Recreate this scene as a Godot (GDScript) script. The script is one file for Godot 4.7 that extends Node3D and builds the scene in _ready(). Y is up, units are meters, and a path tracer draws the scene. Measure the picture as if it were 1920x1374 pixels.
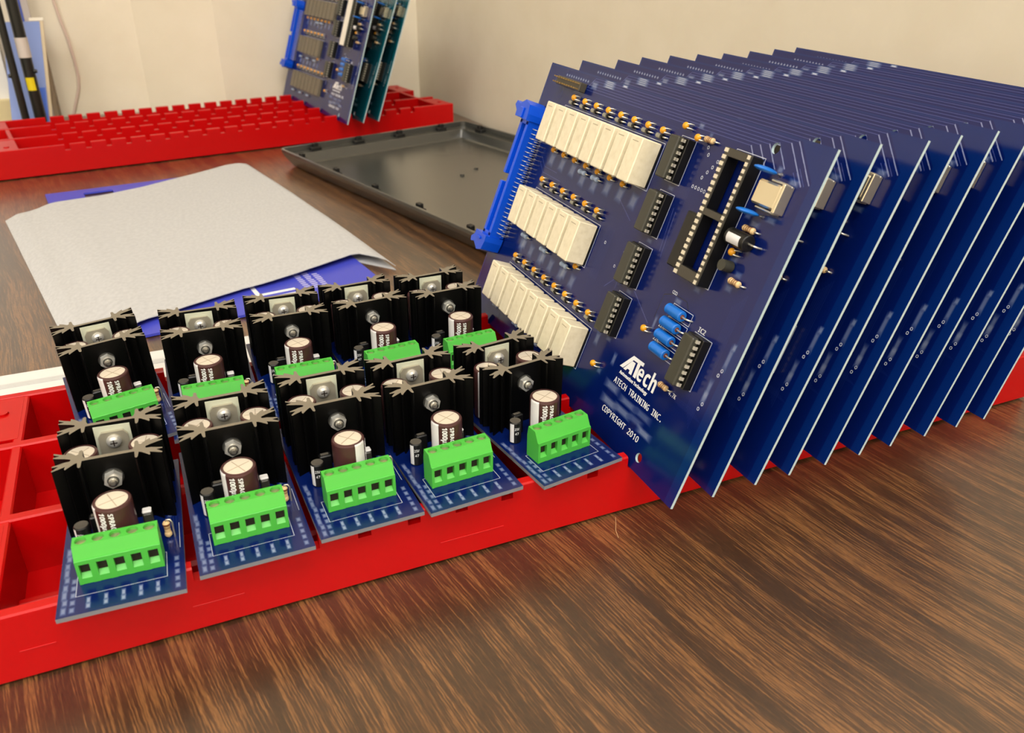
extends Node3D
# Circuit boards drying in two red plastic racks on a wood-grain bench. Lengths in the builders are millimetres.

const MM := 0.001
const PW := 210.7      # relay board, along the slot
const PH := 140.1      # relay board, height
const SW := 37.7       # power board, width
const SL := 78.0       # power board, length

var taken := {}
var M := {}            # materials
var G := {}            # shared meshes


# ------------------------------------------------------------------ mesh builder
class Bld:
	var v := PackedVector3Array()
	var n := PackedVector3Array()
	var t := PackedVector2Array()
	var xf := Transform3D()

	func at(x: float, y: float, z: float) -> Bld:
		xf = Transform3D(Basis(), Vector3(x, y, z))
		return self

	func tri(a: Vector3, b: Vector3, c: Vector3, na: Vector3, nb: Vector3, nc: Vector3, ua := Vector2(), ub := Vector2(), uc := Vector2()) -> void:
		var g := (b - a).cross(c - a)
		if g.length_squared() < 1e-14:
			return
		if g.dot(na + nb + nc) > 0.0:
			var s := b; b = c; c = s
			s = nb; nb = nc; nc = s
			var w := ub; ub = uc; uc = w
		for p in [a, b, c]:
			v.push_back(xf * p)
		for q in [na, nb, nc]:
			n.push_back((xf.basis * q).normalized())
		t.push_back(ua); t.push_back(ub); t.push_back(uc)

	func quad(a: Vector3, b: Vector3, c: Vector3, d: Vector3, nr: Vector3) -> void:
		tri(a, b, c, nr, nr, nr)
		tri(a, c, d, nr, nr, nr)

	func squad(a: Vector3, b: Vector3, c: Vector3, d: Vector3, na: Vector3, nb: Vector3, nc: Vector3, nd: Vector3) -> void:
		tri(a, b, c, na, nb, nc)
		tri(a, c, d, na, nc, nd)

	func box(x0: float, y0: float, z0: float, x1: float, y1: float, z1: float, c := 0.0) -> Bld:
		var lo := Vector3(x0, y0, z0)
		var hi := Vector3(x1, y1, z1)
		for ax in 3:
			var p := (ax + 1) % 3
			var q := (ax + 2) % 3
			for s in [0, 1]:
				var nr := Vector3(); nr[ax] = 1.0 if s else -1.0
				var w := Vector3(); w[ax] = hi[ax] if s else lo[ax]
				var k := []
				for e in [[0, 0], [1, 0], [1, 1], [0, 1]]:
					var o := w
					o[p] = hi[p] - c if e[0] else lo[p] + c
					o[q] = hi[q] - c if e[1] else lo[q] + c
					k.append(o)
				quad(k[0], k[1], k[2], k[3], nr)
		if c > 0.0:
			for ax in 3:
				var p := (ax + 1) % 3
				var q := (ax + 2) % 3
				for sp in [0, 1]:
					for sq in [0, 1]:
						var nr := Vector3(); nr[p] = 1.0 if sp else -1.0; nr[q] = 1.0 if sq else -1.0
						var k := []
						for e in [[0, 0], [1, 0], [1, 1], [0, 1]]:
							var o := Vector3()
							o[ax] = hi[ax] - c if e[0] else lo[ax] + c
							o[p] = (hi[p] if sp else lo[p]) - (nr[p] * c if e[1] else 0.0)
							o[q] = (hi[q] if sq else lo[q]) - (0.0 if e[1] else nr[q] * c)
							k.append(o)
						quad(k[0], k[1], k[2], k[3], nr.normalized())
			for i in 8:
				var s := Vector3(1 if i & 1 else -1, 1 if i & 2 else -1, 1 if i & 4 else -1)
				var w := Vector3(hi.x if i & 1 else lo.x, hi.y if i & 2 else lo.y, hi.z if i & 4 else lo.z)
				tri(w - Vector3(0, s.y, s.z) * c, w - Vector3(s.x, 0, s.z) * c, w - Vector3(s.x, s.y, 0) * c, s, s, s)
		return self

	func ring(c: Vector3, ax: Vector3, r: float, seg: int) -> Array:
		var u := ax.cross(Vector3.UP if absf(ax.y) < 0.9 else Vector3.RIGHT).normalized()
		var w := ax.cross(u).normalized()
		var out := []
		for i in seg:
			var a := TAU * i / seg
			out.append([c + (u * cos(a) + w * sin(a)) * r, u * cos(a) + w * sin(a)])
		return out

	func cyl(p0: Vector3, p1: Vector3, r0: float, r1: float, seg := 12, cap := true) -> Bld:
		var ax := (p1 - p0).normalized()
		var a := ring(p0, ax, r0, seg)
		var b := ring(p1, ax, r1, seg)
		for i in seg:
			var j := (i + 1) % seg
			squad(a[i][0], a[j][0], b[j][0], b[i][0], a[i][1], a[j][1], b[j][1], b[i][1])
			if cap:
				if r0 > 0.0: tri(p0, a[i][0], a[j][0], -ax, -ax, -ax)
				if r1 > 0.0: tri(p1, b[i][0], b[j][0], ax, ax, ax)
		return self

	func tube(pts: Array, r: float, seg := 6) -> Bld:
		var rings := []
		for i in pts.size():
			var d: Vector3 = (pts[mini(i + 1, pts.size() - 1)] - pts[maxi(i - 1, 0)]).normalized()
			var u := d.cross(Vector3(0.31, 0.9, 0.3)).normalized()
			var w := d.cross(u).normalized()
			var k := []
			for s in seg:
				var a := TAU * s / seg
				k.append([pts[i] + (u * cos(a) + w * sin(a)) * r, u * cos(a) + w * sin(a)])
			rings.append(k)
		for i in pts.size() - 1:
			for s in seg:
				var q := (s + 1) % seg
				squad(rings[i][s][0], rings[i][q][0], rings[i + 1][q][0], rings[i + 1][s][0], rings[i][s][1], rings[i][q][1], rings[i + 1][q][1], rings[i + 1][s][1])
		return self

	# profile of (radius, height) turned about the local y axis
	func lathe(pr: Array, seg := 24, a0 := 0.0, a1 := TAU) -> Bld:
		for k in pr.size() - 1:
			var d: Vector2 = pr[k + 1] - pr[k]
			var m := Vector2(d.y, -d.x).normalized()
			if d.length() < 1e-6:
				continue
			for i in seg:
				var p := a0 + (a1 - a0) * i / seg
				var q := a0 + (a1 - a0) * (i + 1) / seg
				var cp := Vector3(sin(p), 0, cos(p))
				var cq := Vector3(sin(q), 0, cos(q))
				var up := Vector3.UP
				var np := cp * m.x + up * m.y
				var nq := cq * m.x + up * m.y
				squad(cp * pr[k].x + up * pr[k].y, cq * pr[k].x + up * pr[k].y, cq * pr[k + 1].x + up * pr[k + 1].y, cp * pr[k + 1].x + up * pr[k + 1].y, np, nq, nq, np)
		return self

	func ball(c: Vector3, r: Vector3, seg := 10, rows := 6) -> Bld:
		for i in rows:
			for j in seg:
				var k := []
				for e in [[0, 0], [1, 0], [1, 1], [0, 1]]:
					var th: float = PI * (i + e[0]) / rows
					var ph: float = TAU * (j + e[1]) / seg
					k.append(Vector3(sin(th) * cos(ph), cos(th), sin(th) * sin(ph)))
				squad(c + k[0] * r, c + k[1] * r, c + k[2] * r, c + k[3] * r, k[0] / r, k[1] / r, k[2] / r, k[3] / r)
		return self

	# outline in local x, y drawn out along z
	func prism(poly: PackedVector2Array, z0: float, z1: float, sides := true, caps := true) -> Bld:
		if caps:
			var ix := Geometry2D.triangulate_polygon(poly)
			for i in range(0, ix.size(), 3):
				var a := poly[ix[i]]; var b := poly[ix[i + 1]]; var c := poly[ix[i + 2]]
				for s in [[z0, -1.0], [z1, 1.0]]:
					var nr := Vector3(0, 0, s[1])
					tri(Vector3(a.x, a.y, s[0]), Vector3(b.x, b.y, s[0]), Vector3(c.x, c.y, s[0]), nr, nr, nr)
		if sides:
			var turn := 1.0 if Geometry2D.is_polygon_clockwise(poly) else -1.0
			for i in poly.size():
				var a := poly[i]; var b := poly[(i + 1) % poly.size()]
				var d := (b - a).normalized()
				var nr := Vector3(-d.y, d.x, 0) * turn
				quad(Vector3(a.x, a.y, z0), Vector3(b.x, b.y, z0), Vector3(b.x, b.y, z1), Vector3(a.x, a.y, z1), nr)
		return self

	# square plate face at height z with a round hole, facing +z (s = 1) or -z
	func holed(cx: float, cy: float, hx: float, hy: float, r: float, z: float, s: float, seg := 16, wh := Vector2.ZERO) -> void:
		var nr := Vector3(0, 0, s)
		for i in seg:
			var k := []
			for j in [i, i + 1]:
				var a: float = TAU * j / seg
				var d := Vector2(cos(a), sin(a))
				var e := minf(hx / maxf(absf(d.x), 1e-6), hy / maxf(absf(d.y), 1e-6))
				k.append(Vector3(cx + d.x * r, cy + d.y * r, z))
				k.append(Vector3(cx + d.x * e, cy + d.y * e, z))
			var uv := [Vector2(), Vector2(), Vector2(), Vector2()]
			if wh.x > 0.0:
				for j in 4:
					uv[j] = Vector2(k[j].x / wh.x, 1.0 - k[j].y / wh.y)
			tri(k[0], k[1], k[3], nr, nr, nr, uv[0], uv[1], uv[3])
			tri(k[0], k[3], k[2], nr, nr, nr, uv[0], uv[3], uv[2])
			if absf(k[1].x - k[3].x) > 1e-4 and absf(k[1].y - k[3].y) > 1e-4:
				var md: float = TAU * (i + 0.5) / seg
				var co := Vector3(cx + signf(cos(md)) * hx, cy + signf(sin(md)) * hy, z)
				tri(k[1], co, k[3], nr, nr, nr, uv[1], Vector2(co.x / wh.x, 1.0 - co.y / wh.y) if wh.x > 0.0 else Vector2(), uv[3])

	func into(m: ArrayMesh, mat: Material) -> void:
		var arr := []
		arr.resize(Mesh.ARRAY_MAX)
		var vv := PackedVector3Array()
		vv.resize(v.size())
		for i in v.size():
			vv[i] = v[i] * 0.001
		arr[Mesh.ARRAY_VERTEX] = vv
		arr[Mesh.ARRAY_NORMAL] = n
		arr[Mesh.ARRAY_TEX_UV] = t
		arr[Mesh.ARRAY_TEX_UV2] = t
		m.add_surface_from_arrays(Mesh.PRIMITIVE_TRIANGLES, arr)
		m.surface_set_material(m.get_surface_count() - 1, mat)

	func mesh(mat: Material) -> ArrayMesh:
		var m := ArrayMesh.new()
		into(m, mat)
		return m


func B() -> Bld:
	return Bld.new()


# ------------------------------------------------------------------ nodes
func numbered(called: String, parent: Node = self) -> String:
	var key := "%d/%s" % [parent.get_instance_id(), called]
	var k: int = taken.get(key, 0)
	taken[key] = k + 1
	return called if k == 0 else "%s_%03d" % [called, k]


func part(parent: Node, called: String, m: Mesh, at := Vector3.ZERO, basis := Basis()) -> MeshInstance3D:
	var o := MeshInstance3D.new()
	o.mesh = m
	o.name = numbered(called, parent)
	o.transform = Transform3D(basis, at * MM)
	parent.add_child(o, true)
	return o


func thing(called: String, label: String, category: String, at := Vector3.ZERO, basis := Basis(), group := "") -> Node3D:
	var o := Node3D.new()
	o.name = numbered(called)
	add_child(o)
	o.transform = Transform3D(basis, at * MM)
	tag(o, label, category, group)
	return o


func tag(o: Node3D, label: String, category: String, group := "") -> void:
	o.set_meta("label", label)
	o.set_meta("category", category)
	if group:
		o.set_meta("group", group)


func struct(called: String, m: Mesh, at := Vector3.ZERO, basis := Basis()) -> MeshInstance3D:
	var o := part(self, called, m, at, basis)
	o.set_meta("kind", "structure")
	return o


func again(o: Node3D, label: String) -> Node3D:
	var base := String(o.name).rstrip("0123456789").trim_suffix("_")
	var c: Node3D = o.duplicate()
	c.name = numbered(base)
	add_child(c)
	c.set_meta("label", label)
	return c


func mat(c: Color, rough := 0.5, metal := 0.0, spec := 0.5) -> StandardMaterial3D:
	var m := StandardMaterial3D.new()
	m.albedo_color = c
	m.roughness = rough
	m.metallic = metal
	m.metallic_specular = spec
	return m


func c8(r: int, g: int, b: int) -> Color:
	return Color(r / 255.0, g / 255.0, b / 255.0)


func noise_tex(seed_: int, freq: float, w: int, h: int, ramp: Array, octaves := 4, kind := FastNoiseLite.TYPE_SIMPLEX_SMOOTH) -> NoiseTexture2D:
	var f := FastNoiseLite.new()
	f.seed = seed_
	f.noise_type = kind
	f.frequency = freq
	f.fractal_octaves = octaves
	var x := NoiseTexture2D.new()
	x.width = w
	x.height = h
	x.seamless = true
	x.noise = f
	if ramp:
		var g := Gradient.new()
		g.offsets = PackedFloat32Array(ramp.map(func(e): return e[0]))
		g.colors = PackedColorArray(ramp.map(func(e): return e[1]))
		x.color_ramp = g
	return x


func _ready() -> void:
	# ---- camera (solved from the rack, the slots and the boards)
	var cam := Camera3D.new()
	cam.name = "camera"
	cam.fov = 2.0 * rad_to_deg(atan(687.0 / 1544.93))
	cam.near = 0.02
	cam.far = 20.0
	cam.transform = Transform3D(Basis.from_euler(Vector3(-0.488, -0.420, 0.011), EULER_ORDER_YXZ), Vector3(93.17, 216.24, 234.5) * MM)
	var ca := CameraAttributesPhysical.new()
	ca.frustum_focal_length = 26.9
	ca.exposure_aperture = 18.0
	ca.frustum_focus_distance = 0.37
	cam.attributes = ca
	cam.fov = 2.0 * rad_to_deg(atan(687.0 / 1544.93))
	add_child(cam)
	cam.current = true

	# ---- environment: a closed room, lit by its ceiling panels only
	var we := WorldEnvironment.new()
	we.name = "room_environment"
	var en := Environment.new()
	en.background_mode = Environment.BG_COLOR
	en.background_color = Color(0, 0, 0)
	en.tonemap_mode = Environment.TONE_MAPPER_LINEAR
	en.tonemap_exposure = 1.0
	en.sdfgi_enabled = true
	en.ssao_enabled = true
	en.ssil_enabled = true
	we.environment = en
	add_child(we)

	ceiling_lights()
	materials()
	room()
	bench()
	racks()
	relay_boards()
	power_boards()
	spare_boards()
	tray()
	sleeve_and_panel()
	back_of_bench()


# ------------------------------------------------------------------ light
func ceiling_lights() -> void:
	var glow := mat(c8(245, 244, 238), 0.6)
	glow.emission_enabled = true
	glow.emission = Color(1.0, 0.98, 0.95)
	glow.emission_energy_multiplier = 3.0
	var frame := mat(c8(235, 235, 232), 0.5)
	var spots := [[Vector3(150, 1742, 700), "white ceiling light panel above the front of the bench"],
		[Vector3(150, 1742, 1900), "white ceiling light panel by the wall opposite the bench"],
		[Vector3(-1500, 1742, 700), "white ceiling light panel over the open floor, level with the bench front"],
		[Vector3(-1500, 1742, 1900), "white ceiling light panel in the far corner of the room"]]
	for s in spots:
		var o := thing("ceiling_light", s[1], "light", s[0], Basis(), "ceiling light panels")
		var f := B()
		for e in [[-610, -310, 610, -300], [-610, 300, 610, 310], [-610, -300, -600, 300], [600, -300, 610, 300]]:
			f.box(e[0], -6, e[1], e[2], 6, e[3])
		part(o, "frame", f.mesh(frame))
		part(o, "diffuser", B().box(-600, -3, -300, 600, 2, 300).mesh(glow))
		var l := AreaLight3D.new()
		l.name = "panel_light"
		l.area_size = Vector2(1.2, 0.6)
		l.light_energy = 1.8
		l.light_color = Color(1.0, 0.98, 0.95)
		l.shadow_enabled = true
		l.area_range = 8.0
		l.area_attenuation = 2.0
		o.add_child(l)
		l.position = Vector3(0, -0.008, 0)
		l.rotation = Vector3(-PI / 2, 0, 0)


# ------------------------------------------------------------------ materials
func materials() -> void:
	M.red = mat(c8(186, 0, 3), 0.36, 0.0, 0.4)
	M.fibre = mat(c8(178, 200, 206), 0.6)
	M.fibre_grey = mat(c8(120, 124, 132), 0.6)
	M.mask = mat(c8(3, 22, 88), 0.16)
	M.mask_teal = mat(c8(6, 62, 74), 0.2)
	M.cream = mat(Color.WHITE, 0.45)
	M.cream.albedo_texture = noise_tex(31, 0.03, 256, 256, [[0.0, c8(222, 211, 182)], [0.5, c8(232, 222, 194)], [1.0, c8(238, 229, 203)]], 3)
	M.cream.uv1_triplanar = true
	M.cream.uv1_world_triplanar = true
	M.cream.uv1_scale = Vector3(30, 30, 30)
	M.black = mat(c8(14, 14, 14), 0.45)
	M.chip = mat(c8(58, 58, 50), 0.42)
	M.small_top = mat(c8(120, 114, 104), 0.25, 0.5)
	M.socket = mat(c8(16, 16, 15), 0.35)
	M.socket_grey = mat(c8(66, 62, 54), 0.45)
	M.tin = mat(c8(225, 222, 212), 0.3, 0.9)
	M.contact = mat(c8(232, 226, 208), 0.35, 0.5)
	M.gold = mat(c8(190, 160, 105), 0.35, 0.8)
	M.yellow = mat(c8(226, 158, 28), 0.4)
	M.silver = mat(c8(214, 214, 210), 0.28, 0.6)
	M.can = mat(c8(230, 220, 194), 0.24, 0.85)
	M.glass = mat(c8(150, 150, 140), 0.2, 0.3)
	M.blue_res = mat(c8(165, 185, 215), 0.4)
	M.tan = mat(c8(222, 190, 140), 0.45)
	M.band = mat(c8(120, 60, 30), 0.45)
	M.blue_cap = mat(c8(20, 110, 205), 0.28)
	M.ribbon = mat(c8(4, 78, 215), 0.3)
	M.print = mat(c8(236, 238, 240), 0.6)
	M.green = mat(c8(74, 180, 64), 0.4)
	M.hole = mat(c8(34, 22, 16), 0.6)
	M.screw = mat(c8(190, 180, 150), 0.35, 0.8)
	M.fin = mat(c8(4, 4, 4), 0.42, 0.0, 0.3)
	M.fin_cut = mat(c8(128, 120, 105), 0.5, 0.2)
	M.sleeve = mat(c8(72, 42, 42), 0.3)
	M.sleeve_white = mat(c8(230, 230, 232), 0.4)
	M.can_top = mat(c8(232, 222, 205), 0.35, 0.35)
	M.score = mat(c8(186, 172, 152), 0.4, 0.3)
	M.washer_and_recess_shade = mat(c8(82, 82, 80), 0.35, 0.6)
	M.pad = mat(c8(196, 200, 180), 0.7)
	M.tab = mat(c8(184, 178, 160), 0.4, 0.5)
	M.grey_relay = mat(c8(112, 104, 88), 0.5)
	M.white_label = mat(c8(238, 234, 222), 0.6)
	M.board = board_face(c8(3, 22, 88), true)
	M.board_teal = board_face(c8(6, 62, 74), false)
	M.small_board = small_face()


# ---- print on the circuit boards (flat silkscreen and copper, sheen painted into the copper tone)
func line(im: Image, a: Vector2, b: Vector2, w: float, c: Color) -> void:
	var d := a.distance_to(b)
	var k := int(ceil(d / 0.7)) + 1
	var h := maxi(1, int(round(w)))
	for i in k:
		var p := a.lerp(b, float(i) / maxf(1, k - 1))
		im.fill_rect(Rect2i(int(p.x - h * 0.5), int(p.y - h * 0.5), h, h), c)


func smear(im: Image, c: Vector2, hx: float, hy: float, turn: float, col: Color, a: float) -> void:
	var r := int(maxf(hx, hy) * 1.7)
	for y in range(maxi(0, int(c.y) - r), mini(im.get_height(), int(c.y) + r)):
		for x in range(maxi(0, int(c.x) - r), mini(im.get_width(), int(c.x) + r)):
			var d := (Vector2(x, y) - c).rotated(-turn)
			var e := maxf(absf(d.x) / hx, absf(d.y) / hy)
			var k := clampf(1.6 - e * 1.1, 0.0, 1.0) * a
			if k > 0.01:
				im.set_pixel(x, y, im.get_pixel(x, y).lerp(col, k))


func board_face(base: Color, blue: bool) -> StandardMaterial3D:
	var s := 1800.0 / PW
	var im := Image.create(1800, int(PH * s), false, Image.FORMAT_RGB8)
	im.fill(base)
	var cu := base.lerp(c8(120, 125, 190) if blue else c8(60, 140, 150), 0.55)  # trace tone lightened: the sheen they reflect is put into the colour
	var thin := base.lerp(c8(120, 125, 190), 0.14)
	var white := c8(225, 230, 238)
	var grey := c8(170, 178, 196)
	var P := func(a: float, b: float) -> Vector2: return Vector2(a, b) * s
	# no copper under the mask along the front end and the rim: a clearer blue there
	var bare := c8(4, 34, 100) if blue else c8(6, 84, 96)
	for y in im.get_height():
		var b := y / s
		var x := int(minf(193.6 + b, 206.2) * s)
		im.fill_rect(Rect2i(x, y, 1800 - x, 1), bare)
	im.fill_rect(Rect2i(0, 0, 1800, int(0.9 * s)), bare)
	im.fill_rect(Rect2i(0, 0, int(1.2 * s), im.get_height()), bare)
	# copper runs under the mask: long bundle along the top edge, bent down at its ends
	for k in 6:
		var b := 1.3 + 1.25 * k
		var e := 193.0 - k * (3.2 if k < 2 else 4.4)
		line(im, P.call(49 - k * 1.3, b), P.call(e, b), 2.4, cu)
		line(im, P.call(49 - k * 1.3, b), P.call(47 - k * 1.3, b + 2), 2.4, cu)
		var n := 12.5 if k < 2 else 7.5
		line(im, P.call(e, b), P.call(e + n, b + n), 2.6, cu.lerp(white, 0.4))
	for e in [[198.5, 9.7, 5.0], [198.0, 11.2, 4.0], [196.4, 11.6, 3.5]]:
		line(im, P.call(e[0], e[1]), P.call(e[0] + e[2], e[1] + e[2]), 2.4, cu)
	for k in 5:
		line(im, P.call(54, 11.5 + 0.01 * k), P.call(54, 15), 2, cu)
		line(im, P.call(60.0 + k, 10.3 + k * 0.9), P.call(126.0 - k * 2, 10.3 + k * 0.9), 1.6, thin)
	for k in 7:
		line(im, P.call(142.5 + k * 0.9, 14 + k), P.call(142.5 + k * 0.9, 60), 1.6, thin)
		line(im, P.call(196.5 + k * 0.8, 62 - k), P.call(196.5 + k * 0.8, 104 + k), 1.6, thin)
		line(im, P.call(176.0 + k * 2.6, 103 + k * 0.4), P.call(200.0 + k, 103 + k * 0.4), 1.4, thin)
		line(im, P.call(104.0 + k, 60), P.call(104.0 + k, 84), 1.5, thin)
	for e in [[124, 62, 124, 78], [126, 62, 126, 82], [124, 78, 118, 84], [24, 46, 30, 50], [30, 50, 44, 50], [24, 49, 30, 53], [30, 53, 50, 53], [105, 47, 118, 53], [143, 40, 145, 58], [145, 41, 147, 60], [140, 78, 156, 86]]:
		line(im, P.call(e[0], e[1]), P.call(e[2], e[3]), 2.2, cu)
	line(im, P.call(163.5, 70), P.call(158.5, 72), 2.5, base.lerp(Color.BLACK, 0.35))
	line(im, P.call(158.5, 72), P.call(158.4, 82), 2.5, base.lerp(Color.BLACK, 0.35))
	line(im, P.call(165, 69.6), P.call(173, 69.6), 2.5, base.lerp(Color.BLACK, 0.35))
	line(im, P.call(173, 69.6), P.call(176, 72.6), 2.5, base.lerp(Color.BLACK, 0.35))
	# white outlines round the parts
	for r in [[130.0, 12.4, 140.4, 31.2], [130.0, 35.4, 140.4, 54.2], [130.0, 58.8, 140.4, 77.2], [130.0, 81.4, 140.4, 100.0], [184.0, 77.5, 194.7, 98.0], [164.6, 10.3, 181.2, 61.4],
			[28.8, 17.9, 121.2, 38.7], [29.2, 61.5, 98.2, 82.3], [29.2, 103.7, 121.4, 124.1], [166.4, 72.8, 179.4, 77.6], [166.4, 78.4, 179.4, 82.8], [166.4, 83.8, 179.4, 88.4], [166.4, 89.6, 179.4, 94.2]]:
		var q: Array = [P.call(r[0], r[1]), P.call(r[2], r[1]), P.call(r[2], r[3]), P.call(r[0], r[3])]
		for i in 4:
			line(im, q[i], q[(i + 1) % 4], 2.2, white)
	# pads and vias
	for p in [[148.4, 13.2], [150.1, 15.8], [156.9, 17.0], [155.4, 19.6], [153.6, 22.0], [151.8, 24.6], [148.6, 29.0], [150.6, 29.0], [152.6, 29.0], [154.6, 29.0], [156.4, 29.1], [163.2, 69.0], [164.2, 69.0], [165.2, 69.0],
			[205.0, 84.0], [204.2, 86.2], [202.9, 98.8], [202.0, 101.2], [106.4, 66.8], [122.6, 66.0], [119.6, 73.6]]:
		var c: Vector2 = P.call(p[0], p[1])
		for i in 24:
			var a := TAU * i / 24
			im.fill_rect(Rect2i(int(c.x + cos(a) * 4.4), int(c.y + sin(a) * 5.2), 2, 2), white)
	# reference marks too soft to read in the photograph
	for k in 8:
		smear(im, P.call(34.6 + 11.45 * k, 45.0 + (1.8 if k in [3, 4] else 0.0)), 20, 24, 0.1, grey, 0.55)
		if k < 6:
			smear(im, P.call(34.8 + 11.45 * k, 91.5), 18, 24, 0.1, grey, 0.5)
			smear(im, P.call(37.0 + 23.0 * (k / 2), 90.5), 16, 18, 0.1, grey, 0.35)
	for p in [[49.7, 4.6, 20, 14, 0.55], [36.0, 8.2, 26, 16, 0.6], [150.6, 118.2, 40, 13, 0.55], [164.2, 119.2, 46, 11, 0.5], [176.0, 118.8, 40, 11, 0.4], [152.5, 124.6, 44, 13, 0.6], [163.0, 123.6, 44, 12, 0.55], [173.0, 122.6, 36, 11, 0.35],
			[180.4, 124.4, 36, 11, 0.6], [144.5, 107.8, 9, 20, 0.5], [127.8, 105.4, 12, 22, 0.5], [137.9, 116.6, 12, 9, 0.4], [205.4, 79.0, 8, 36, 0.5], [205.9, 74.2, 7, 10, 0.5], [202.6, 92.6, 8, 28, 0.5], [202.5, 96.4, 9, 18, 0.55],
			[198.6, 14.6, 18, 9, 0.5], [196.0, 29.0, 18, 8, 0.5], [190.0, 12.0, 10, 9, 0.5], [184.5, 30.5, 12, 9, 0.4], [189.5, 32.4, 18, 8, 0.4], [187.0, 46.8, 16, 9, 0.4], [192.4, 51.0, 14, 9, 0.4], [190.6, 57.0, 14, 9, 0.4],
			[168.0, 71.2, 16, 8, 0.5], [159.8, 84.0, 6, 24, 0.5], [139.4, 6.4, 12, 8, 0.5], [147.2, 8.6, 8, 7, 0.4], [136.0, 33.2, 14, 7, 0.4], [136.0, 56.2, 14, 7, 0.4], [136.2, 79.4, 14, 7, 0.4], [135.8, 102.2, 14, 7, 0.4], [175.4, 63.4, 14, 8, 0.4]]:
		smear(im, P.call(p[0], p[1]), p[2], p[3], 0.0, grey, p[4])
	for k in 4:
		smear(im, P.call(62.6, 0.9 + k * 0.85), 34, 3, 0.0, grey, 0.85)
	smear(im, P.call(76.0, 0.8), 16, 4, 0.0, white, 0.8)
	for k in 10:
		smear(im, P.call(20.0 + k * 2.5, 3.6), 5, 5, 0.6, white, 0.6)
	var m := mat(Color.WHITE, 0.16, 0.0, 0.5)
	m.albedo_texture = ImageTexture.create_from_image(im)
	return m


func small_face() -> StandardMaterial3D:
	var s := 13.0
	var im := Image.create(int(SW * s), int(SL * s), false, Image.FORMAT_RGB8)
	var base := c8(5, 24, 84)
	im.fill(base)
	var white := c8(214, 220, 232)
	var grey := c8(176, 184, 204)
	var P := func(a: float, d: float) -> Vector2: return Vector2(a, SL - d) * s
	var q: Array = [P.call(5.2, 8.4), P.call(32.2, 8.4), P.call(32.2, 21.0), P.call(5.2, 21.0)]
	for i in 4:
		line(im, q[i], q[(i + 1) % 4], 2.4, white)
	for k in 5:
		var x := 8.9 + 5.08 * k
		smear(im, P.call(x, 5.8), 7, 17, 0.0, grey, 0.75)
		smear(im, P.call(x, 3.2), 8, 13, 0.0, grey, 0.75)
	for k in 9:
		smear(im, P.call(1.9 + 0.2 * sin(k * 2.0), 3.0 + k * 3.6), 9, 20.0 + 5.0 * sin(k * 4.1), 0.0, grey, 0.6)
	for k in 5:
		smear(im, P.call(4.3, 2.6 + k * 3.4), 9, 14, 0.0, grey, 0.6)
		smear(im, P.call(35.2, 3.0 + k * 3.4), 9, 14, 0.0, grey, 0.6)
	for k in 4:
		smear(im, P.call(33.5, 26.0 + k * 5), 9, 8, 0.3, grey, 0.45)
	var cu := base.lerp(c8(120, 125, 190), 0.25)
	for k in 4:
		line(im, P.call(33.0 + k * 0.9, 22), P.call(33.0 + k * 0.9, 44), 2, cu)
	line(im, P.call(36.6, 22), P.call(36.6, 36), 2, white)
	var m := mat(Color.WHITE, 0.18)
	m.albedo_texture = ImageTexture.create_from_image(im)
	return m


# ------------------------------------------------------------------ room
func wall_run(called: String, a: Vector2, b: Vector2, m: Material, y0 := -750.0, y1 := 1750.0) -> void:
	# a wall from a to b (x, z), 80 thick, set back from the side that faces the bench
	var d := (b - a).normalized()
	var o := Vector2(-d.y, d.x)
	if o.dot(Vector2(-200, 200) - a) > 0.0:
		o = -o
	var f := o * 80.0
	var k := PackedVector2Array([a, b, b + f, a + f])
	var w := B()
	w.xf = Transform3D(Basis(Vector3(1, 0, 0), Vector3(0, 0, 1), Vector3(0, -1, 0)), Vector3.ZERO)
	w.prism(k, -y1, -y0)
	struct(called, w.mesh(m))


func room() -> void:
	var paint := mat(Color.WHITE, 0.7)
	paint.albedo_texture = noise_tex(3, 0.02, 512, 512, [[0.0, c8(230, 220, 199)], [0.5, c8(233, 224, 204)], [1.0, c8(236, 227, 208)]], 4)
	paint.uv1_triplanar = true
	paint.uv1_world_triplanar = true
	paint.uv1_scale = Vector3(1.6, 1.6, 1.6)
	var white := mat(c8(226, 222, 212), 0.8)
	var carpet := mat(c8(96, 92, 88), 0.95)
	# back wall behind the far rack, its return, and the set-back wall on the far side
	wall_run("wall_back", Vector2(474, -958), Vector2(200, -911), paint)
	wall_run("wall_return", Vector2(200, -911), Vector2(110, -979), paint)
	wall_run("wall_alcove", Vector2(110, -979), Vector2(-2600, -979), paint)
	wall_run("wall_right", Vector2(474, -958), Vector2(790, 2600), paint)
	wall_run("wall_left", Vector2(-2600, -979), Vector2(-2600, 2600), paint)
	wall_run("wall_front", Vector2(-2600, 2600), Vector2(790, 2600), paint)
	struct("floor", B().box(-2680, -800, -1240, 900, -750, 2680).mesh(carpet))
	struct("ceiling", B().box(-2680, 1750, -1240, 900, 1800, 2680).mesh(white))


# ------------------------------------------------------------------ bench
func streaks(seed_: int, freq: float, w: int, h0: int, h: int, octaves: int) -> PackedByteArray:
	# seamless noise drawn out along the grain
	var f := FastNoiseLite.new()
	f.seed = seed_
	f.frequency = freq
	f.fractal_octaves = octaves
	var im := f.get_seamless_image(w, h0)
	im.convert(Image.FORMAT_L8)
	im.resize(w, h, Image.INTERPOLATE_CUBIC)
	return im.get_data()


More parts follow.
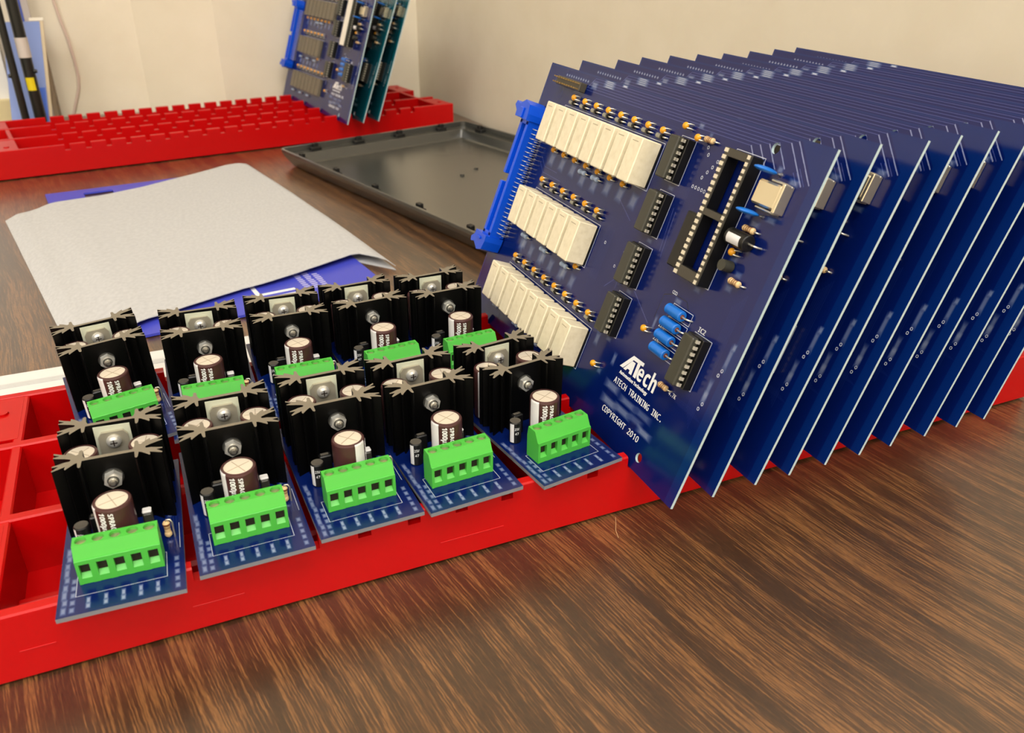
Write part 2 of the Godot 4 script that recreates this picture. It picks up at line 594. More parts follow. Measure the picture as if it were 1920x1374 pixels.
func wood_grain() -> ImageTexture:
	# 230 mm across the grain, 900 mm along it
	var w := 1400
	var h := 900
	var line_ := streaks(11, 0.17, w, 170, h, 3)
	var fine := streaks(12, 0.42, w, 500, h, 2)
	var wide := streaks(13, 0.014, w, 40, h, 3)
	var data := PackedByteArray()
	data.resize(w * h * 3)
	var dark := Vector3(54, 34, 19)
	var warm := Vector3(76, 48, 27)
	var light := Vector3(126, 86, 48)
	for y in h:
		var off := int(w + 9.0 * sin(TAU * y / h * 3.0) + 5.0 * sin(TAU * y / h * 8.0 + 1.0))
		for x in w:
			var i := y * w + (x + off) % w
			var b := wide[i] / 255.0
			var v := smoothstep(0.42, 0.74, line_[i] / 255.0 + (b - 0.5) * 0.46)
			var g := fine[i] / 255.0
			var c := dark.lerp(warm, b).lerp(light, v * 0.85) * (0.66 + 0.68 * g)
			var k := (y * w + x) * 3
			data[k] = clampi(int(c.x), 0, 255)
			data[k + 1] = clampi(int(c.y), 0, 255)
			data[k + 2] = clampi(int(c.z), 0, 255)
	return ImageTexture.create_from_image(Image.create_from_data(w, h, false, Image.FORMAT_RGB8, data))


func bench() -> void:
	var wood := mat(Color.WHITE, 0.36, 0.0, 0.6)
	wood.clearcoat_enabled = true
	wood.clearcoat = 0.9
	wood.clearcoat_roughness = 0.32
	wood.albedo_texture = wood_grain()
	var edge := mat(c8(52, 36, 26), 0.5)
	var o := thing("workbench", "brown wood-grain laminate bench top under the racks", "table", Vector3(0, -750, 0))
	var poly := PackedVector2Array([Vector2(-1500, -975), Vector2(106, -975), Vector2(196, -905), Vector2(467, -952), Vector2(591, 500), Vector2(-1500, 500)])
	var ix := Geometry2D.triangulate_polygon(poly)
	var top := B()
	var g := deg_to_rad(10.0)
	var f := func(p: Vector2) -> Vector2:
		var across := p.x * cos(g) - p.y * sin(g)
		var along := p.x * sin(g) + p.y * cos(g)
		return Vector2(across / 230.0, along / 900.0)
	for i in range(0, ix.size(), 3):
		var k := [poly[ix[i]], poly[ix[i + 1]], poly[ix[i + 2]]]
		var u := Vector3.UP
		top.tri(Vector3(k[0].x, 0, k[0].y), Vector3(k[1].x, 0, k[1].y), Vector3(k[2].x, 0, k[2].y), u, u, u, f.call(k[0]), f.call(k[1]), f.call(k[2]))
	var am := ArrayMesh.new()
	top.into(am, wood)
	var rim := B()
	rim.xf = Transform3D(Basis(Vector3(1, 0, 0), Vector3(0, 0, 1), Vector3(0, -1, 0)), Vector3.ZERO)
	rim.prism(poly, 0.0, 30.0, true, false)
	for i in range(0, ix.size(), 3):
		var k := [poly[ix[i]], poly[ix[i + 1]], poly[ix[i + 2]]]
		var dn := Vector3(0, 0, 1)
		rim.tri(Vector3(k[0].x, k[0].y, 30), Vector3(k[1].x, k[1].y, 30), Vector3(k[2].x, k[2].y, 30), dn, dn, dn)
	rim.into(am, edge)
	part(o, "bench_top", am, Vector3(0, 750, 0))
	for e in [[-1440, 440], [500, 440], [-1440, -880], [60, -880]]:
		part(o, "leg", B().box(-25, 0, -25, 25, 720, 25, 2).mesh(M.black), Vector3(e[0], 0, e[1]))


# ------------------------------------------------------------------ red racks
const SLOT0 := 61.95
const PITCH := 18.65

func racks() -> void:
	var o := thing("slotted_rack", "red plastic slotted rack in front, holding the green-terminal boards", "rack", Vector3(4, 0, 0), Basis(), "red board racks")
	var red: Material = M.red
	var walls := [0.0, -52.0, -105.0, -150.0]
	var bar := func(x0: float, x1: float, z: float, top: float) -> Bld:
		var q := B()
		q.xf = Transform3D(Basis(Vector3(0, 0, 1), Vector3(0, 1, 0), Vector3(-1, 0, 0)), Vector3(0, 22.2, z))
		q.prism(PackedVector2Array([Vector2(-4.5, 0), Vector2(0, 0), Vector2(0, top - 0.6), Vector2(-0.6, top), Vector2(-3.9, top), Vector2(-4.5, top - 0.6)]), -x1, -x0)
		return q
	var tooth: ArrayMesh = bar.call(-6.9, 6.9, 0.0, 5.5).mesh(red)
	for z in walls:
		var w := B()
		w.box(-16, 1.3, z - 4.5, 490, 22.2, z)
		for e in [[-16.0, SLOT0 - 2.4], [SLOT0 + 20 * PITCH + 2.4, 490.0]]:
			var rim: Bld = bar.call(e[0], e[1], z, 5.2)
			w.v.append_array(rim.v)
			w.n.append_array(rim.n)
			w.t.append_array(rim.t)
		var wall := part(o, "comb_wall", w.mesh(red))
		for k in 20:
			part(wall, "tooth", tooth, Vector3(SLOT0 + (k + 0.5) * PITCH, 0, z))
	part(o, "base_panel", B().box(6, 1.3, -150, 484, 3.2, -4).mesh(red))
	for p in [[8.0, -8.0], [482.0, -8.0], [8.0, -146.0], [482.0, -146.0]]:
		part(o, "foot", B().cyl(Vector3(p[0], 0, p[1]), Vector3(p[0], 1.5, p[1]), 5, 5, 14).mesh(M.black))
	for e in [[165.0, 10.0, 191.0], [76.0, 11.5, 93.0], [24.0, 12.4, 34.5]]:
		part(o, "mould_line", B().box(e[0], e[1] - 0.22, -0.1, e[2], e[1] + 0.22, 0.25, 0.1).mesh(red))
	for z in [-28.0, -79.0, -128.0]:
		part(o, "ridge", B().box(20, 3, z - 2.5, 470, 9.5, z + 2.5, 1.4).mesh(red))
	for x in [17.0, 469.0]:
		part(o, "cross_rib", B().box(x, 1.3, -151, x + 4, 27.0, -3, 0.6).mesh(red))
	for e in [0, 1]:
		for s in [0, 1]:
			var k := PackedVector2Array()
			var z0 := -154.5 if s else -50.0
			var z1 := -112.0 if s else 0.0
			k.append(Vector2(19, z0)); k.append(Vector2(19, z1))
			var cz := z1 if s else z0
			var dz := -8.0 if s else 8.0
			var arc := []
			for i in 7:
				var a := PI / 2 * i / 6.0
				arc.append(Vector2(8.0 - 8.0 * sin(a), cz + dz - dz * cos(a)))
			if s:
				for p in arc: k.append(p)
				k.append(Vector2(0, z0))
			else:
				k.append(Vector2(0, z1))
				arc.reverse()
				for p in arc: k.append(p)
				k.remove_at(0)
				k.append(Vector2(19, z0))
			var b := B()
			var bx := Basis(Vector3(1, 0, 0), Vector3(0, 0, 1), Vector3(0, -1, 0))
			if e:
				bx = Basis(Vector3.UP, PI) * bx
			b.xf = Transform3D(bx, Vector3(490.0, 0, -154.5) if e else Vector3.ZERO)
			for i in k.size():
				if not e and k[i].x < 10.0: k[i].x -= 16.0
				if k[i].x in [0.0, -16.0]: k[i].x += 0.4
				if k[i].y > -0.1: k[i].y = -0.4
				if k[i].y < -154.4: k[i].y = -154.1
			b.prism(k, -27.1, -24.0)
			var pl := part(o, "end_plate", b.mesh(red))
			var ex := 481.0 if e else 11.5
			part(pl, "stud", B().cyl(Vector3(0, 27, 0), Vector3(0, 27.9, 0), 2.6, 2.2, 14).mesh(red), Vector3(ex, 0, -136.0 if s else -18.0))
		var x0 := 486.7 if e else -15.7
		part(o, "end_wall", B().box(x0, 1.4, -154.2, x0 + 3, 12.0, -0.3).box(x0 + 0.1, 11.9, -50, x0 + 3.1, 24.2, -0.4).box(x0 + 0.1, 11.9, -154.1, x0 + 3.1, 24.2, -112).mesh(red))
	var c := again(o, "red plastic slotted rack against the wall, mostly empty")
	var y := 0.160
	var bs := Basis(Vector3.UP, y)
	c.transform = Transform3D(bs, (Vector3(442.7, 0, -743.8) - bs * Vector3(485, 0, 0)) * MM)


# ------------------------------------------------------------------ parts that boards share
func plate(w: float, h: float, thick: float, holes: Array, face: Material, back: Material, rim: Material) -> ArrayMesh:
	# front face at z = 0 looking to +z, 1.6 thick; holes share one column
	var am := ArrayMesh.new()
	var f := B()
	var r := B()
	var e := B()
	var uv := func(p: Vector3) -> Vector2: return Vector2(p.x / w, 1.0 - p.y / h)
	var cells := []
	if holes.is_empty():
		cells.append([0.0, 0.0, w, h])
	else:
		var x: float = holes[0].x
		cells.append([0.0, 0.0, x - 4, h])
		cells.append([x + 4, 0.0, w, h])
		var y := 0.0
		for q in holes:
			cells.append([x - 4, y, x + 4, q.y - 4])
			y = q.y + 4
			f.holed(q.x, q.y, 4, 4, 2.0, 0.0, 1.0, 20, Vector2(w, h))
			r.holed(q.x, q.y, 4, 4, 2.0, -thick, -1.0, 20)
			for i in 20:
				var a := TAU * i / 20; var b := TAU * (i + 1) / 20
				var ca := Vector3(cos(a), sin(a), 0); var cb := Vector3(cos(b), sin(b), 0)
				var o := Vector3(q.x, q.y, 0); var dn := Vector3(0, 0, -thick)
				e.squad(o + ca * 2, o + cb * 2, o + cb * 2 + dn, o + ca * 2 + dn, -ca, -cb, -cb, -ca)
		cells.append([x - 4, y, x + 4, h])
	for c in cells:
		var k := [Vector3(c[0], c[1], 0), Vector3(c[2], c[1], 0), Vector3(c[2], c[3], 0), Vector3(c[0], c[3], 0)]
		var up := Vector3(0, 0, 1)
		f.tri(k[0], k[1], k[2], up, up, up, uv.call(k[0]), uv.call(k[1]), uv.call(k[2]))
		f.tri(k[0], k[2], k[3], up, up, up, uv.call(k[0]), uv.call(k[2]), uv.call(k[3]))
		var dn := Vector3(0, 0, -thick)
		r.quad(k[0] + dn, k[1] + dn, k[2] + dn, k[3] + dn, -up)
	e.prism(PackedVector2Array([Vector2(0, 0), Vector2(w, 0), Vector2(w, h), Vector2(0, h)]), -thick, 0.0, true, false)
	f.into(am, face)
	r.into(am, back)
	e.into(am, rim)
	return am


func text_mesh(s: String, width: float, height: float, depth: float, m: Material, bold := false, mono := true) -> Array:
	# a TextMesh and the basis that brings it to the wanted size in millimetres, standing on its left foot
	var f := SystemFont.new()
	f.font_names = PackedStringArray(["Droid Sans Mono" if mono else "Droid Sans"])
	if bold:
		f.font_weight = 700
	var tm := TextMesh.new()
	tm.text = s
	tm.font = f
	tm.font_size = 32
	tm.pixel_size = 0.01
	tm.depth = 0.01
	tm.curve_step = 1.5
	tm.horizontal_alignment = HORIZONTAL_ALIGNMENT_CENTER
	tm.vertical_alignment = VERTICAL_ALIGNMENT_CENTER
	tm.material = m
	var bb := tm.get_aabb()
	var sc := Vector3(width / bb.size.x, height / bb.size.y, depth / 0.01) * MM
	return [tm, sc, bb.get_center()]


func text(parent: Node, called: String, s: String, c: Vector3, width: float, height: float, m: Material, frame := Basis(), bold := false, mono := true) -> void:
	var key := "text %s %s %s" % [s, width, height]
	if not G.has(key):
		G[key] = text_mesh(s, width, height, 0.12, m, bold, mono)
	var t: Array = G[key]
	var b := frame * Basis.from_scale(t[1])
	var o := part(parent, called, t[0], Vector3.ZERO)
	o.transform = Transform3D(b, c * MM - b * t[2])


func once(key: String, made: Callable) -> Mesh:
	if not G.has(key):
		G[key] = made.call()
	return G[key]


func relay(parent: Node, a: float, b: float, dark: bool) -> void:
	var m: Material = M.grey_relay if dark else M.cream
	var k := "relay dark" if dark else "relay"
	var o := part(parent, "relay", once(k, func(): return B().box(-4.5, -9.7, 0.7, 4.5, 9.7, 5.2 if dark else 11.0, 0.4).mesh(m)), Vector3(a, PH - b, 0))
	part(o, "base", once("relay base", func(): return B().box(-4.4, -9.3, 0, 4.6, 8.6, 0.9).mesh(M.black)))
	part(o, "marking", once(k + " mark", func(): return B().box(-2.4, 7.4, 5.18 if dark else 10.98, 2.0, 7.75, 5.26 if dark else 11.06).mesh(mat(c8(86, 78, 66) if dark else c8(176, 164, 138), 0.6))))


func bead(parent: Node, a: float, b: float, tall := 2.6) -> void:
	var o := part(parent, "capacitor", once("bead", func(): return B().ball(Vector3(0, 0, 0), Vector3(1.55, 1.5, 1.35)).mesh(M.yellow)), Vector3(a - 0.4, PH - b, tall))
	part(o, "lead", once("bead lead", func(): return B().tube([Vector3(1.0, 0.9, 0.2), Vector3(2.0, 1.2, -0.8), Vector3(1.9, 1.2, -2.6)], 0.28).tube([Vector3(1.0, -0.7, 0), Vector3(2.2, -0.6, -0.6), Vector3(2.3, -0.6, -2.6)], 0.34).mesh(M.tin)))


func diode(parent: Node, a: float, b: float) -> void:
	var o := part(parent, "diode", once("diode", func(): return B().cyl(Vector3(-3.4, 0, 1.4), Vector3(0, 0, 1.4), 1.05, 1.05, 10).mesh(M.glass)), Vector3(a - 0.6, PH - b, 0))
	part(o, "band", once("diode band", func(): return B().cyl(Vector3(-0.1, 0, 1.4), Vector3(1.0, 0, 1.4), 1.2, 1.15, 10).mesh(M.black)))
	part(o, "lead", once("diode lead", func(): return B().tube([Vector3(0.9, 0, 1.5), Vector3(1.9, 0, 1.6), Vector3(2.5, 0, 1.0), Vector3(2.6, 0, 0)], 0.38).tube([Vector3(-3.3, 0, 1.4), Vector3(-4.0, 0, 1.2), Vector3(-4.2, 0, 0)], 0.3).mesh(M.tin)))


func resistor(parent: Node, a: float, b: float, blue: bool, length := 6.0, turn := 0.0) -> void:
	var key := "resistor %s %s" % [blue, length]
	var o := part(parent, "resistor", once(key, func():
		var h := length * 0.5
		var q := B()
		q.xf = Transform3D(Basis(Vector3(0, 1, 0), Vector3(1, 0, 0), Vector3(0, 0, -1)), Vector3(0, 0, 1.7))
		q.lathe([Vector2(0, -h), Vector2(0.9, -h + 0.1), Vector2(1.25, -h + 0.6), Vector2(1.2, -h * 0.45), Vector2(0.98, -h * 0.3), Vector2(0.98, h * 0.3), Vector2(1.2, h * 0.45), Vector2(1.25, h - 0.6), Vector2(0.9, h - 0.1), Vector2(0, h)], 12)
		return q.mesh(M.blue_res if blue else M.tan)), Vector3(a, PH - b, 0), Basis(Vector3(0, 0, 1), turn))
	part(o, "band", once(key + " band", func():
		var q := B()
		for x in ([-0.7, 0.3] if blue else [-1.5, -0.5, 0.5, 1.7]):
			q.cyl(Vector3(x - 0.16, 0, 1.7), Vector3(x + 0.16, 0, 1.7), 1.24, 1.24, 12, false)
		return q.mesh(M.blue_res if blue else M.band)))
	part(o, "lead", once(key + " lead", func():
		var h := length * 0.5
		return B().tube([Vector3(h - 0.1, 0, 1.7), Vector3(h + 0.9, 0, 1.7), Vector3(h + 1.5, 0, 1.1), Vector3(h + 1.5, 0, 0)], 0.36).tube([Vector3(-h + 0.1, 0, 1.7), Vector3(-h - 0.9, 0, 1.6), Vector3(-h - 1.2, 0, 0)], 0.3).mesh(M.tin)))


func chip(parent: Node, a: float, b: float, pins: int, tall: bool) -> void:
	# a dual in-line chip standing in its socket; centre at a, b
	var key := "chip %d %s" % [pins, tall]
	var h := pins * 2.54 * 0.5
	var z := 4.4 if tall else 0.6
	var o := part(parent, "chip", once(key, func(): return B().box(-3.2, -h + 0.2, z, 3.2, h - 0.2, z + 3.3, 0.5).cyl(Vector3(-1.6, h * 0.86, z + 3.25), Vector3(-1.6, h * 0.86, z + 3.33), 0.6, 0.6, 10).mesh(M.chip if tall else M.socket)), Vector3(a, PH - b, 0))
	part(o, "pin_row", once(key + " pins", func():
		var q := B()
		for i in pins:
			var y := h - 1.27 - i * 2.54
			for s in [-1, 1]:
				q.box(minf(3.1 * s, 4.1 * s), y - 0.62, z + 0.9, maxf(3.1 * s, 4.1 * s), y + 0.62, z + 1.7)
				q.box(minf(3.7 * s, 4.1 * s), y - 0.62, z + 0.1, maxf(3.7 * s, 4.1 * s), y + 0.62, z + 1.6)
		return q.mesh(M.contact)))
	if tall:
		part(o, "socket", once(key + " socket", func(): return B().box(-5.0, -h, 0.2, 5.0, h, 4.0, 0.2).mesh(M.socket)))


func big_socket(parent: Node, dark: bool) -> void:
	var o := part(parent, "chip_socket", once("big socket", func():
		var q := B()
		for e in [[-7.7, -25.2, -5.0, 25.2], [5.0, -25.2, 7.7, 25.2]]:
			q.box(e[0], e[1], 0.3, e[2], e[3], 6.2, 0.3)
		for e in [[25.2, 22.0], [2.2, -0.6], [-20.8, -25.2]]:
			q.box(-5.2, e[1], 2.0, 5.2, e[0], 6.1, 0.2)
		return q.mesh(M.socket)), Vector3(173.4, PH - 35.9, 0))
	part(o, "rim_face", once("big socket top", func():
		var q := B()
		for e in [[-7.4, -25.0, -5.2, 25.0], [5.2, -25.0, 7.4, 25.0]]:
			q.box(e[0], e[1], 6.1, e[2], e[3], 6.3)
		for e in [[25.0, 22.2], [2.0, -0.4], [-21.0, -25.0]]:
			q.box(-5.2, e[1], 6.1, 5.2, e[0], 6.25)
		return q.mesh(M.socket_grey)))
	for s in [-1, 1]:
		part(o, "contact_row", once("contacts %d" % s, func():
			var q := B()
			for i in 20:
				var y := 24.1 - i * 2.54
				q.box(6.6 * s - 1.1, y - 0.75, 6.2, 6.6 * s + (1.0 if s < 0 else 0.4), y + 0.75, 6.55)
			return q.mesh(M.contact)))
	if dark:
		part(o, "labelled_chip", B().box(-6.6, -25.6, 6.6, 6.6, 25.6, 10.4, 0.5).mesh(M.chip))
		part(o, "paper_label", B().box(-5.9, -25.0, 10.4, 5.9, 25.0, 10.6).mesh(M.white_label))


func connector(parent: Node) -> void:
	var o := part(parent, "ribbon_connector", once("ribbon", func():
		var q := B()
		q.box(4.4, -32, 0.2, 14.0, 32, 2.6, 0.2)
		q.box(11.6, -32, 2.4, 14.0, 32, 9.2, 0.25)
		q.box(4.4, 2.4, 2.4, 7.0, 32, 9.2, 0.25)
		q.box(4.4, -32, 2.4, 7.0, -2.0, 9.2, 0.25)
		q.box(4.4, 30, 2.4, 14.0, 32.5, 9.2, 0.25)
		q.box(4.4, -32.5, 2.4, 14.0, -30, 9.2, 0.25)
		q.box(7.0, -30, 2.4, 11.6, 30, 5.6)
		return q.mesh(M.ribbon)), Vector3(0, PH - 64.0, 0))
	for s in [-1, 1]:
		part(o, "ejector_latch", once("latch %d" % s, func():
			var k := PackedVector2Array([Vector2(0.8, 32.3), Vector2(14.6, 32.3), Vector2(14.6, 35.5), Vector2(13.4, 40.2), Vector2(8.0, 42.0), Vector2(2.2, 39.0), Vector2(-1.8, 40.0), Vector2(-3.0, 37.6), Vector2(0.4, 35.2)])
			if s < 0:
				var r := PackedVector2Array()
				for p in k: r.append(Vector2(p.x, -p.y))
				k = r
			var q := B().prism(k, 0.5, 11.4)
			q.box(5.4, 33.6 * s - 1.2, 11.3, 9.4, 33.6 * s + 3.0 * s + 1.2, 12.4, 0.3)
			return q.mesh(M.ribbon)))
	part(o, "pin_row", once("ribbon pins", func():
		var q := B()
		for i in 25:
			var y := 29.0 - i * 2.42
			q.tube([Vector3(13.8, y, 5.4), Vector3(15.6, y, 5.2), Vector3(16.6, y, 3.8), Vector3(16.8, y, 0)], 0.26, 4)
			q.tube([Vector3(13.8, y - 1.2, 2.0), Vector3(14.6, y - 1.2, 1.9), Vector3(14.9, y - 1.2, 0)], 0.26, 4)
			q.cyl(Vector3(16.8, y, 0), Vector3(16.8, y, 0.9), 0.8, 0.3, 6)
		return q.mesh(M.tin)))


func pin_header(parent: Node) -> void:
	var o := part(parent, "pin_header", once("header", func(): return B().box(-12.6, -2.2, 0.2, 12.6, 2.2, 4.2, 0.3).mesh(M.socket_grey)), Vector3(31, PH - 7.4, 0))
	part(o, "pin_row", once("header pins", func():
		var q := B()
		for i in 10:
			for s in [-1, 1]:
				q.box(-11.7 + i * 2.54, 1.27 * s - 0.3, 4.0, -11.1 + i * 2.54, 1.27 * s + 0.3, 6.6)
		return q.mesh(M.gold)))


func crystal(parent: Node) -> void:
	var o := part(parent, "crystal", once("crystal", func(): return B().box(-6.4, -4.4, 0.5, 6.0, 4.4, 4.4, 0.7).mesh(M.can)), Vector3(193, PH - 21.2, 0))
	part(o, "flange", once("crystal flange", func(): return B().box(5.9, -5.2, 0.1, 7.4, 5.2, 4.9, 0.25).mesh(M.can)))
	part(o, "strap", once("crystal strap", func(): return B().tube([Vector3(-4.5, -5.2, 2.2), Vector3(4.8, -5.3, 2.4), Vector3(6.6, -5.0, 1.2)], 0.5).tube([Vector3(-2.0, 5.2, 2.2), Vector3(5.4, 5.2, 2.4), Vector3(7.2, 4.8, 1.2)], 0.5).mesh(M.tin)))


func disc_cap(parent: Node, a: float, b: float) -> void:
	var o := part(parent, "disc_capacitor", once("disc", func(): return B().ball(Vector3(0, 0, 6.4), Vector3(2.9, 1.0, 5.4), 14, 8).mesh(M.blue_cap)), Vector3(a, PH - b, 0))
	part(o, "lead", once("disc lead", func(): return B().tube([Vector3(-1.2, 0, 1.6), Vector3(-1.3, 0, 0)], 0.35).tube([Vector3(1.2, 0, 1.6), Vector3(1.4, 0, 0)], 0.35).cyl(Vector3(1.4, 0, 0), Vector3(1.4, 0, 1.0), 0.9, 0.3, 8).mesh(M.tin)))


func can_cap(parent: Node, called: String, a: float, b: float, r: float, length: float, m: Material, key: String) -> MeshInstance3D:
	# lying on the board along a, leads on the a+ end
	var o := part(parent, called, once(key, func():
		var q := B()
		q.xf = Transform3D(Basis(Vector3(0, 1, 0), Vector3(1, 0, 0), Vector3(0, 0, -1)), Vector3(0, 0, r + 0.2))
		q.lathe([Vector2(0, 0), Vector2(r - 0.6, 0), Vector2(r, 0.6), Vector2(r, 1.1), Vector2(r - 0.18, 1.5), Vector2(r, 1.9), Vector2(r, length - 0.3), Vector2(r - 0.3, length), Vector2(r * 0.45, length)], 18)
		return q.mesh(m)), Vector3(a, PH - b, 0))
	part(o, "seal", once(key + " seal", func(): return B().cyl(Vector3(length - 0.3, 0, r + 0.2), Vector3(length + 0.05, 0, r + 0.2), r * 0.5, r * 0.44, 14).mesh(M.black if m == M.black else M.band)))
	part(o, "lead", once(key + " lead", func(): return B().tube([Vector3(length, 0, r + 0.2), Vector3(length + 2.4, 0, r + 0.2), Vector3(length + 3.4, 0, r - 0.6), Vector3(length + 3.6, 0, 0)], 0.4).mesh(M.tin)))
	return o


func relay_board(o: Node3D, detail: int, dark: bool, teal := false) -> void:
	# detail 2: every part; 1: what shows between two boards
	var face: Material = M.board_teal if teal else M.board
	var back: Material = M.mask_teal if teal else M.mask
	var pk := "plate teal" if teal else "plate"
	part(o, "circuit_board", once(pk, func(): return plate(PW, PH, 1.15, [Vector2(183.6, PH - 134.0), Vector2(183.6, PH - 5.7)], face, back, M.fibre)))
	connector(o)
	for e in [[8, 34.6, 28.3], [6, 35.0, 72.0], [8, 35.0, 114.0]]:
		for k in e[0]:
			relay(o, e[1] + 11.62 * k, e[2], dark)
	for b in [21.8, 44.8, 68.0, 90.8]:
		chip(o, 135.3, b, 7, true)
	chip(o, 189.5, 87.7, 8, true)
	chip(o, 159.6, 48.8, 9, false)
	big_socket(o, dark)
	if detail == 2:
		pin_header(o)
	crystal(o)
	disc_cap(o, 190.0, 13.6)
	disc_cap(o, 190.2, 29.0)
	resistor(o, 189.6, 34.8, false)
	resistor(o, 194.0, 53.8, false)
	resistor(o, 181.6, 102.6, false, 5.2)
	var el := can_cap(o, "electrolytic_capacitor", 183.2, 39.2, 3.1, 11.0, M.black, "elec")
	part(el, "stripe", once("elec stripe", func():
		var q := B()
		q.xf = Transform3D(Basis(Vector3(0, 1, 0), Vector3(1, 0, 0), Vector3(0, 0, -1)), Vector3(0, 0, 3.3))
		q.lathe([Vector2(3.14, 1.9), Vector2(3.14, 9.0)], 8, PI * 0.86, PI * 1.26)
		return q.mesh(M.sleeve_white)))
	bead(o, 187.6, 44.4)
	part(o, "transistor", once("transistor", func(): return B().cyl(Vector3(0, 0, 0), Vector3(0, 0, 4.6), 2.2, 2.2, 12).mesh(M.chip)), Vector3(187.4, PH - 49.8, 0.4))
	for k in 4:
		can_cap(o, "axial_capacitor", 166.6, [75.0, 80.4, 85.9, 91.6][k], 2.2, 10.0, M.blue_cap, "axial")
	bead(o, 158.3, 87.8)
	bead(o, 135.6, 114.8)
	bead(o, 133.4, 8.4)
	bead(o, 144.6, 11.2, 3.4)
	resistor(o, 149.6, 10.6, false, 5.4)
	if detail < 2:
		return
	for k in 8:
		bead(o, 39.6 + 11.48 * k, 13.0)
		diode(o, 39.0 + 11.48 * k, 15.6)
		bead(o, 37.6 + 11.48 * k, 97.6)
		diode(o, 38.9 + 11.48 * k, 100.2)
		if k < 7:
			bead(o, 36.6 + 11.48 * k, 40.2, 1.8)
		if k < 6:
			bead(o, 36.9 + 11.6 * k, 55.8)
			diode(o, 39.2 + 11.4 * k, 58.5)
	bead(o, 93.7, 83.6, 1.8)
	for p in [[37.7, 86.4], [60.4, 86.6], [83.4, 86.7], [69.6, 43.7], [82.0, 43.6], [34.0, 128.0], [60.0, 128.0], [84.0, 128.0]]:
		resistor(o, p[0], p[1], true)


func board_print(o: Node3D) -> void:
	var b := B()
	var pts := func(k: Array) -> PackedVector2Array:
		var r := PackedVector2Array()
		for p in k: r.append(Vector2(p[0], PH - p[1]))
		return r
	b.prism(pts.call([[150.1, 108.4], [156.3, 100.9], [164.3, 100.7], [164.3, 102.2], [157.2, 102.5], [152.4, 108.3]]), 0, 0.12)
	b.prism(pts.call([[156.7, 103.2], [159.0, 103.1], [159.2, 108.5], [157.3, 108.5], [157.25, 107.2], [155.6, 107.2], [154.7, 108.4], [152.9, 108.4]]), 0, 0.12)
	b.prism(pts.call([[160.4, 102.2], [162.3, 102.2], [162.5, 108.5], [160.6, 108.5]]), 0, 0.12)
	var lg := part(o, "logo", b.mesh(M.print))
	text(lg, "letters", "ech", Vector3(169.3, PH - 104.8, 0.06), 13.2, 7.6, M.print, Basis(), true, false)
	text(lg, "small_letters", "Automation Technology", Vector3(162.2, PH - 110.6, 0.06), 21.4, 2.0, M.print, Basis(), true, false)
	text(o, "lettering", "ATECH TRAINING INC.", Vector3(168.4, PH - 114.6, 0.06), 36.4, 2.6, M.print)
	text(o, "lettering", "COPYRIGHT 2010", Vector3(164.6, PH - 128.4, 0.06), 29.0, 2.6, M.print)
	text(o, "lettering", "IC2", Vector3(187.2, PH - 75.9, 0.06), 4.2, 1.9, M.print)
	text(o, "lettering", "4.7K", Vector3(186.6, PH - 103.6, 0.06), 4.6, 1.7, M.print)
	text(o, "lettering", "22K", Vector3(164.8, PH - 83.4, 0.06), 3.8, 1.5, M.print)
	text(o, "lettering", "22K", Vector3(164.8, PH - 89.2, 0.06), 3.8, 1.5, M.print)


func leaning(t: float) -> Basis:
	# board frame: x along the slot to the front, y up the board, z off its component side
	return Basis(Vector3(0, 0, 1), Vector3(sin(t), cos(t), 0), Vector3(-cos(t), sin(t), 0))


func relay_boards() -> void:
	var xs := [250.75, 269.75, 290.04, 306.96, 325.6, 343.99, 361.4, 381.31, 400.47, 417.84]
	var ts := [0.361, 0.354, 0.368, 0.356, 0.354, 0.356, 0.362, 0.353, 0.344, 0.338]
	var names := ["first", "second", "third", "fourth", "fifth", "sixth", "seventh", "eighth", "ninth"]
	var group := "blue relay boards leaning in the front rack"
	var proto: Node3D
	for k in 10:
		var at := Vector3(xs[k], 22.7, 30.13 - PW)
		var label := "blue relay circuit board facing the camera with cream relays and white logo" if k == 0 else "%s blue board edge behind the one with cream relays" % names[k - 1] if k < 9 else "last blue board of the leaning row, nearest the rack's end"
		if k < 2:
			var o := thing("relay_board", label, "circuit board", at, leaning(ts[k]), group)
			relay_board(o, 2 if k == 0 else 1, false)
			if k == 0:
				board_print(o)
			else:
				proto = o
		else:
			var o := again(proto, label)
			o.transform = Transform3D(leaning(ts[k]), at * MM)


func spare_boards() -> void:
	# three boards in the far rack; the rack's own frame is turned by 0.160
	var turn := Basis(Vector3.UP, 0.160)
	var corner := Vector3(442.7, 0, -743.8)
	var spots := [[-145.2, 0.33, "blue circuit board with grey relays standing in the far rack"], [-126.5, 0.375, "teal board between the two others in the far rack"], [-107.9, 0.355, "teal board nearest the tray in the far rack"]]
	for k in 3:
		var s: Array = spots[k]
		var at: Vector3 = corner + turn * Vector3(s[0], 22.7, 28.0 - PW)
		var o := thing("spare_board", s[2], "circuit board", at, turn * leaning(s[1]), "boards standing in the far rack")
		relay_board(o, 2 if k == 0 else 1, true, k > 0)
		if k == 0:
			board_print(o)


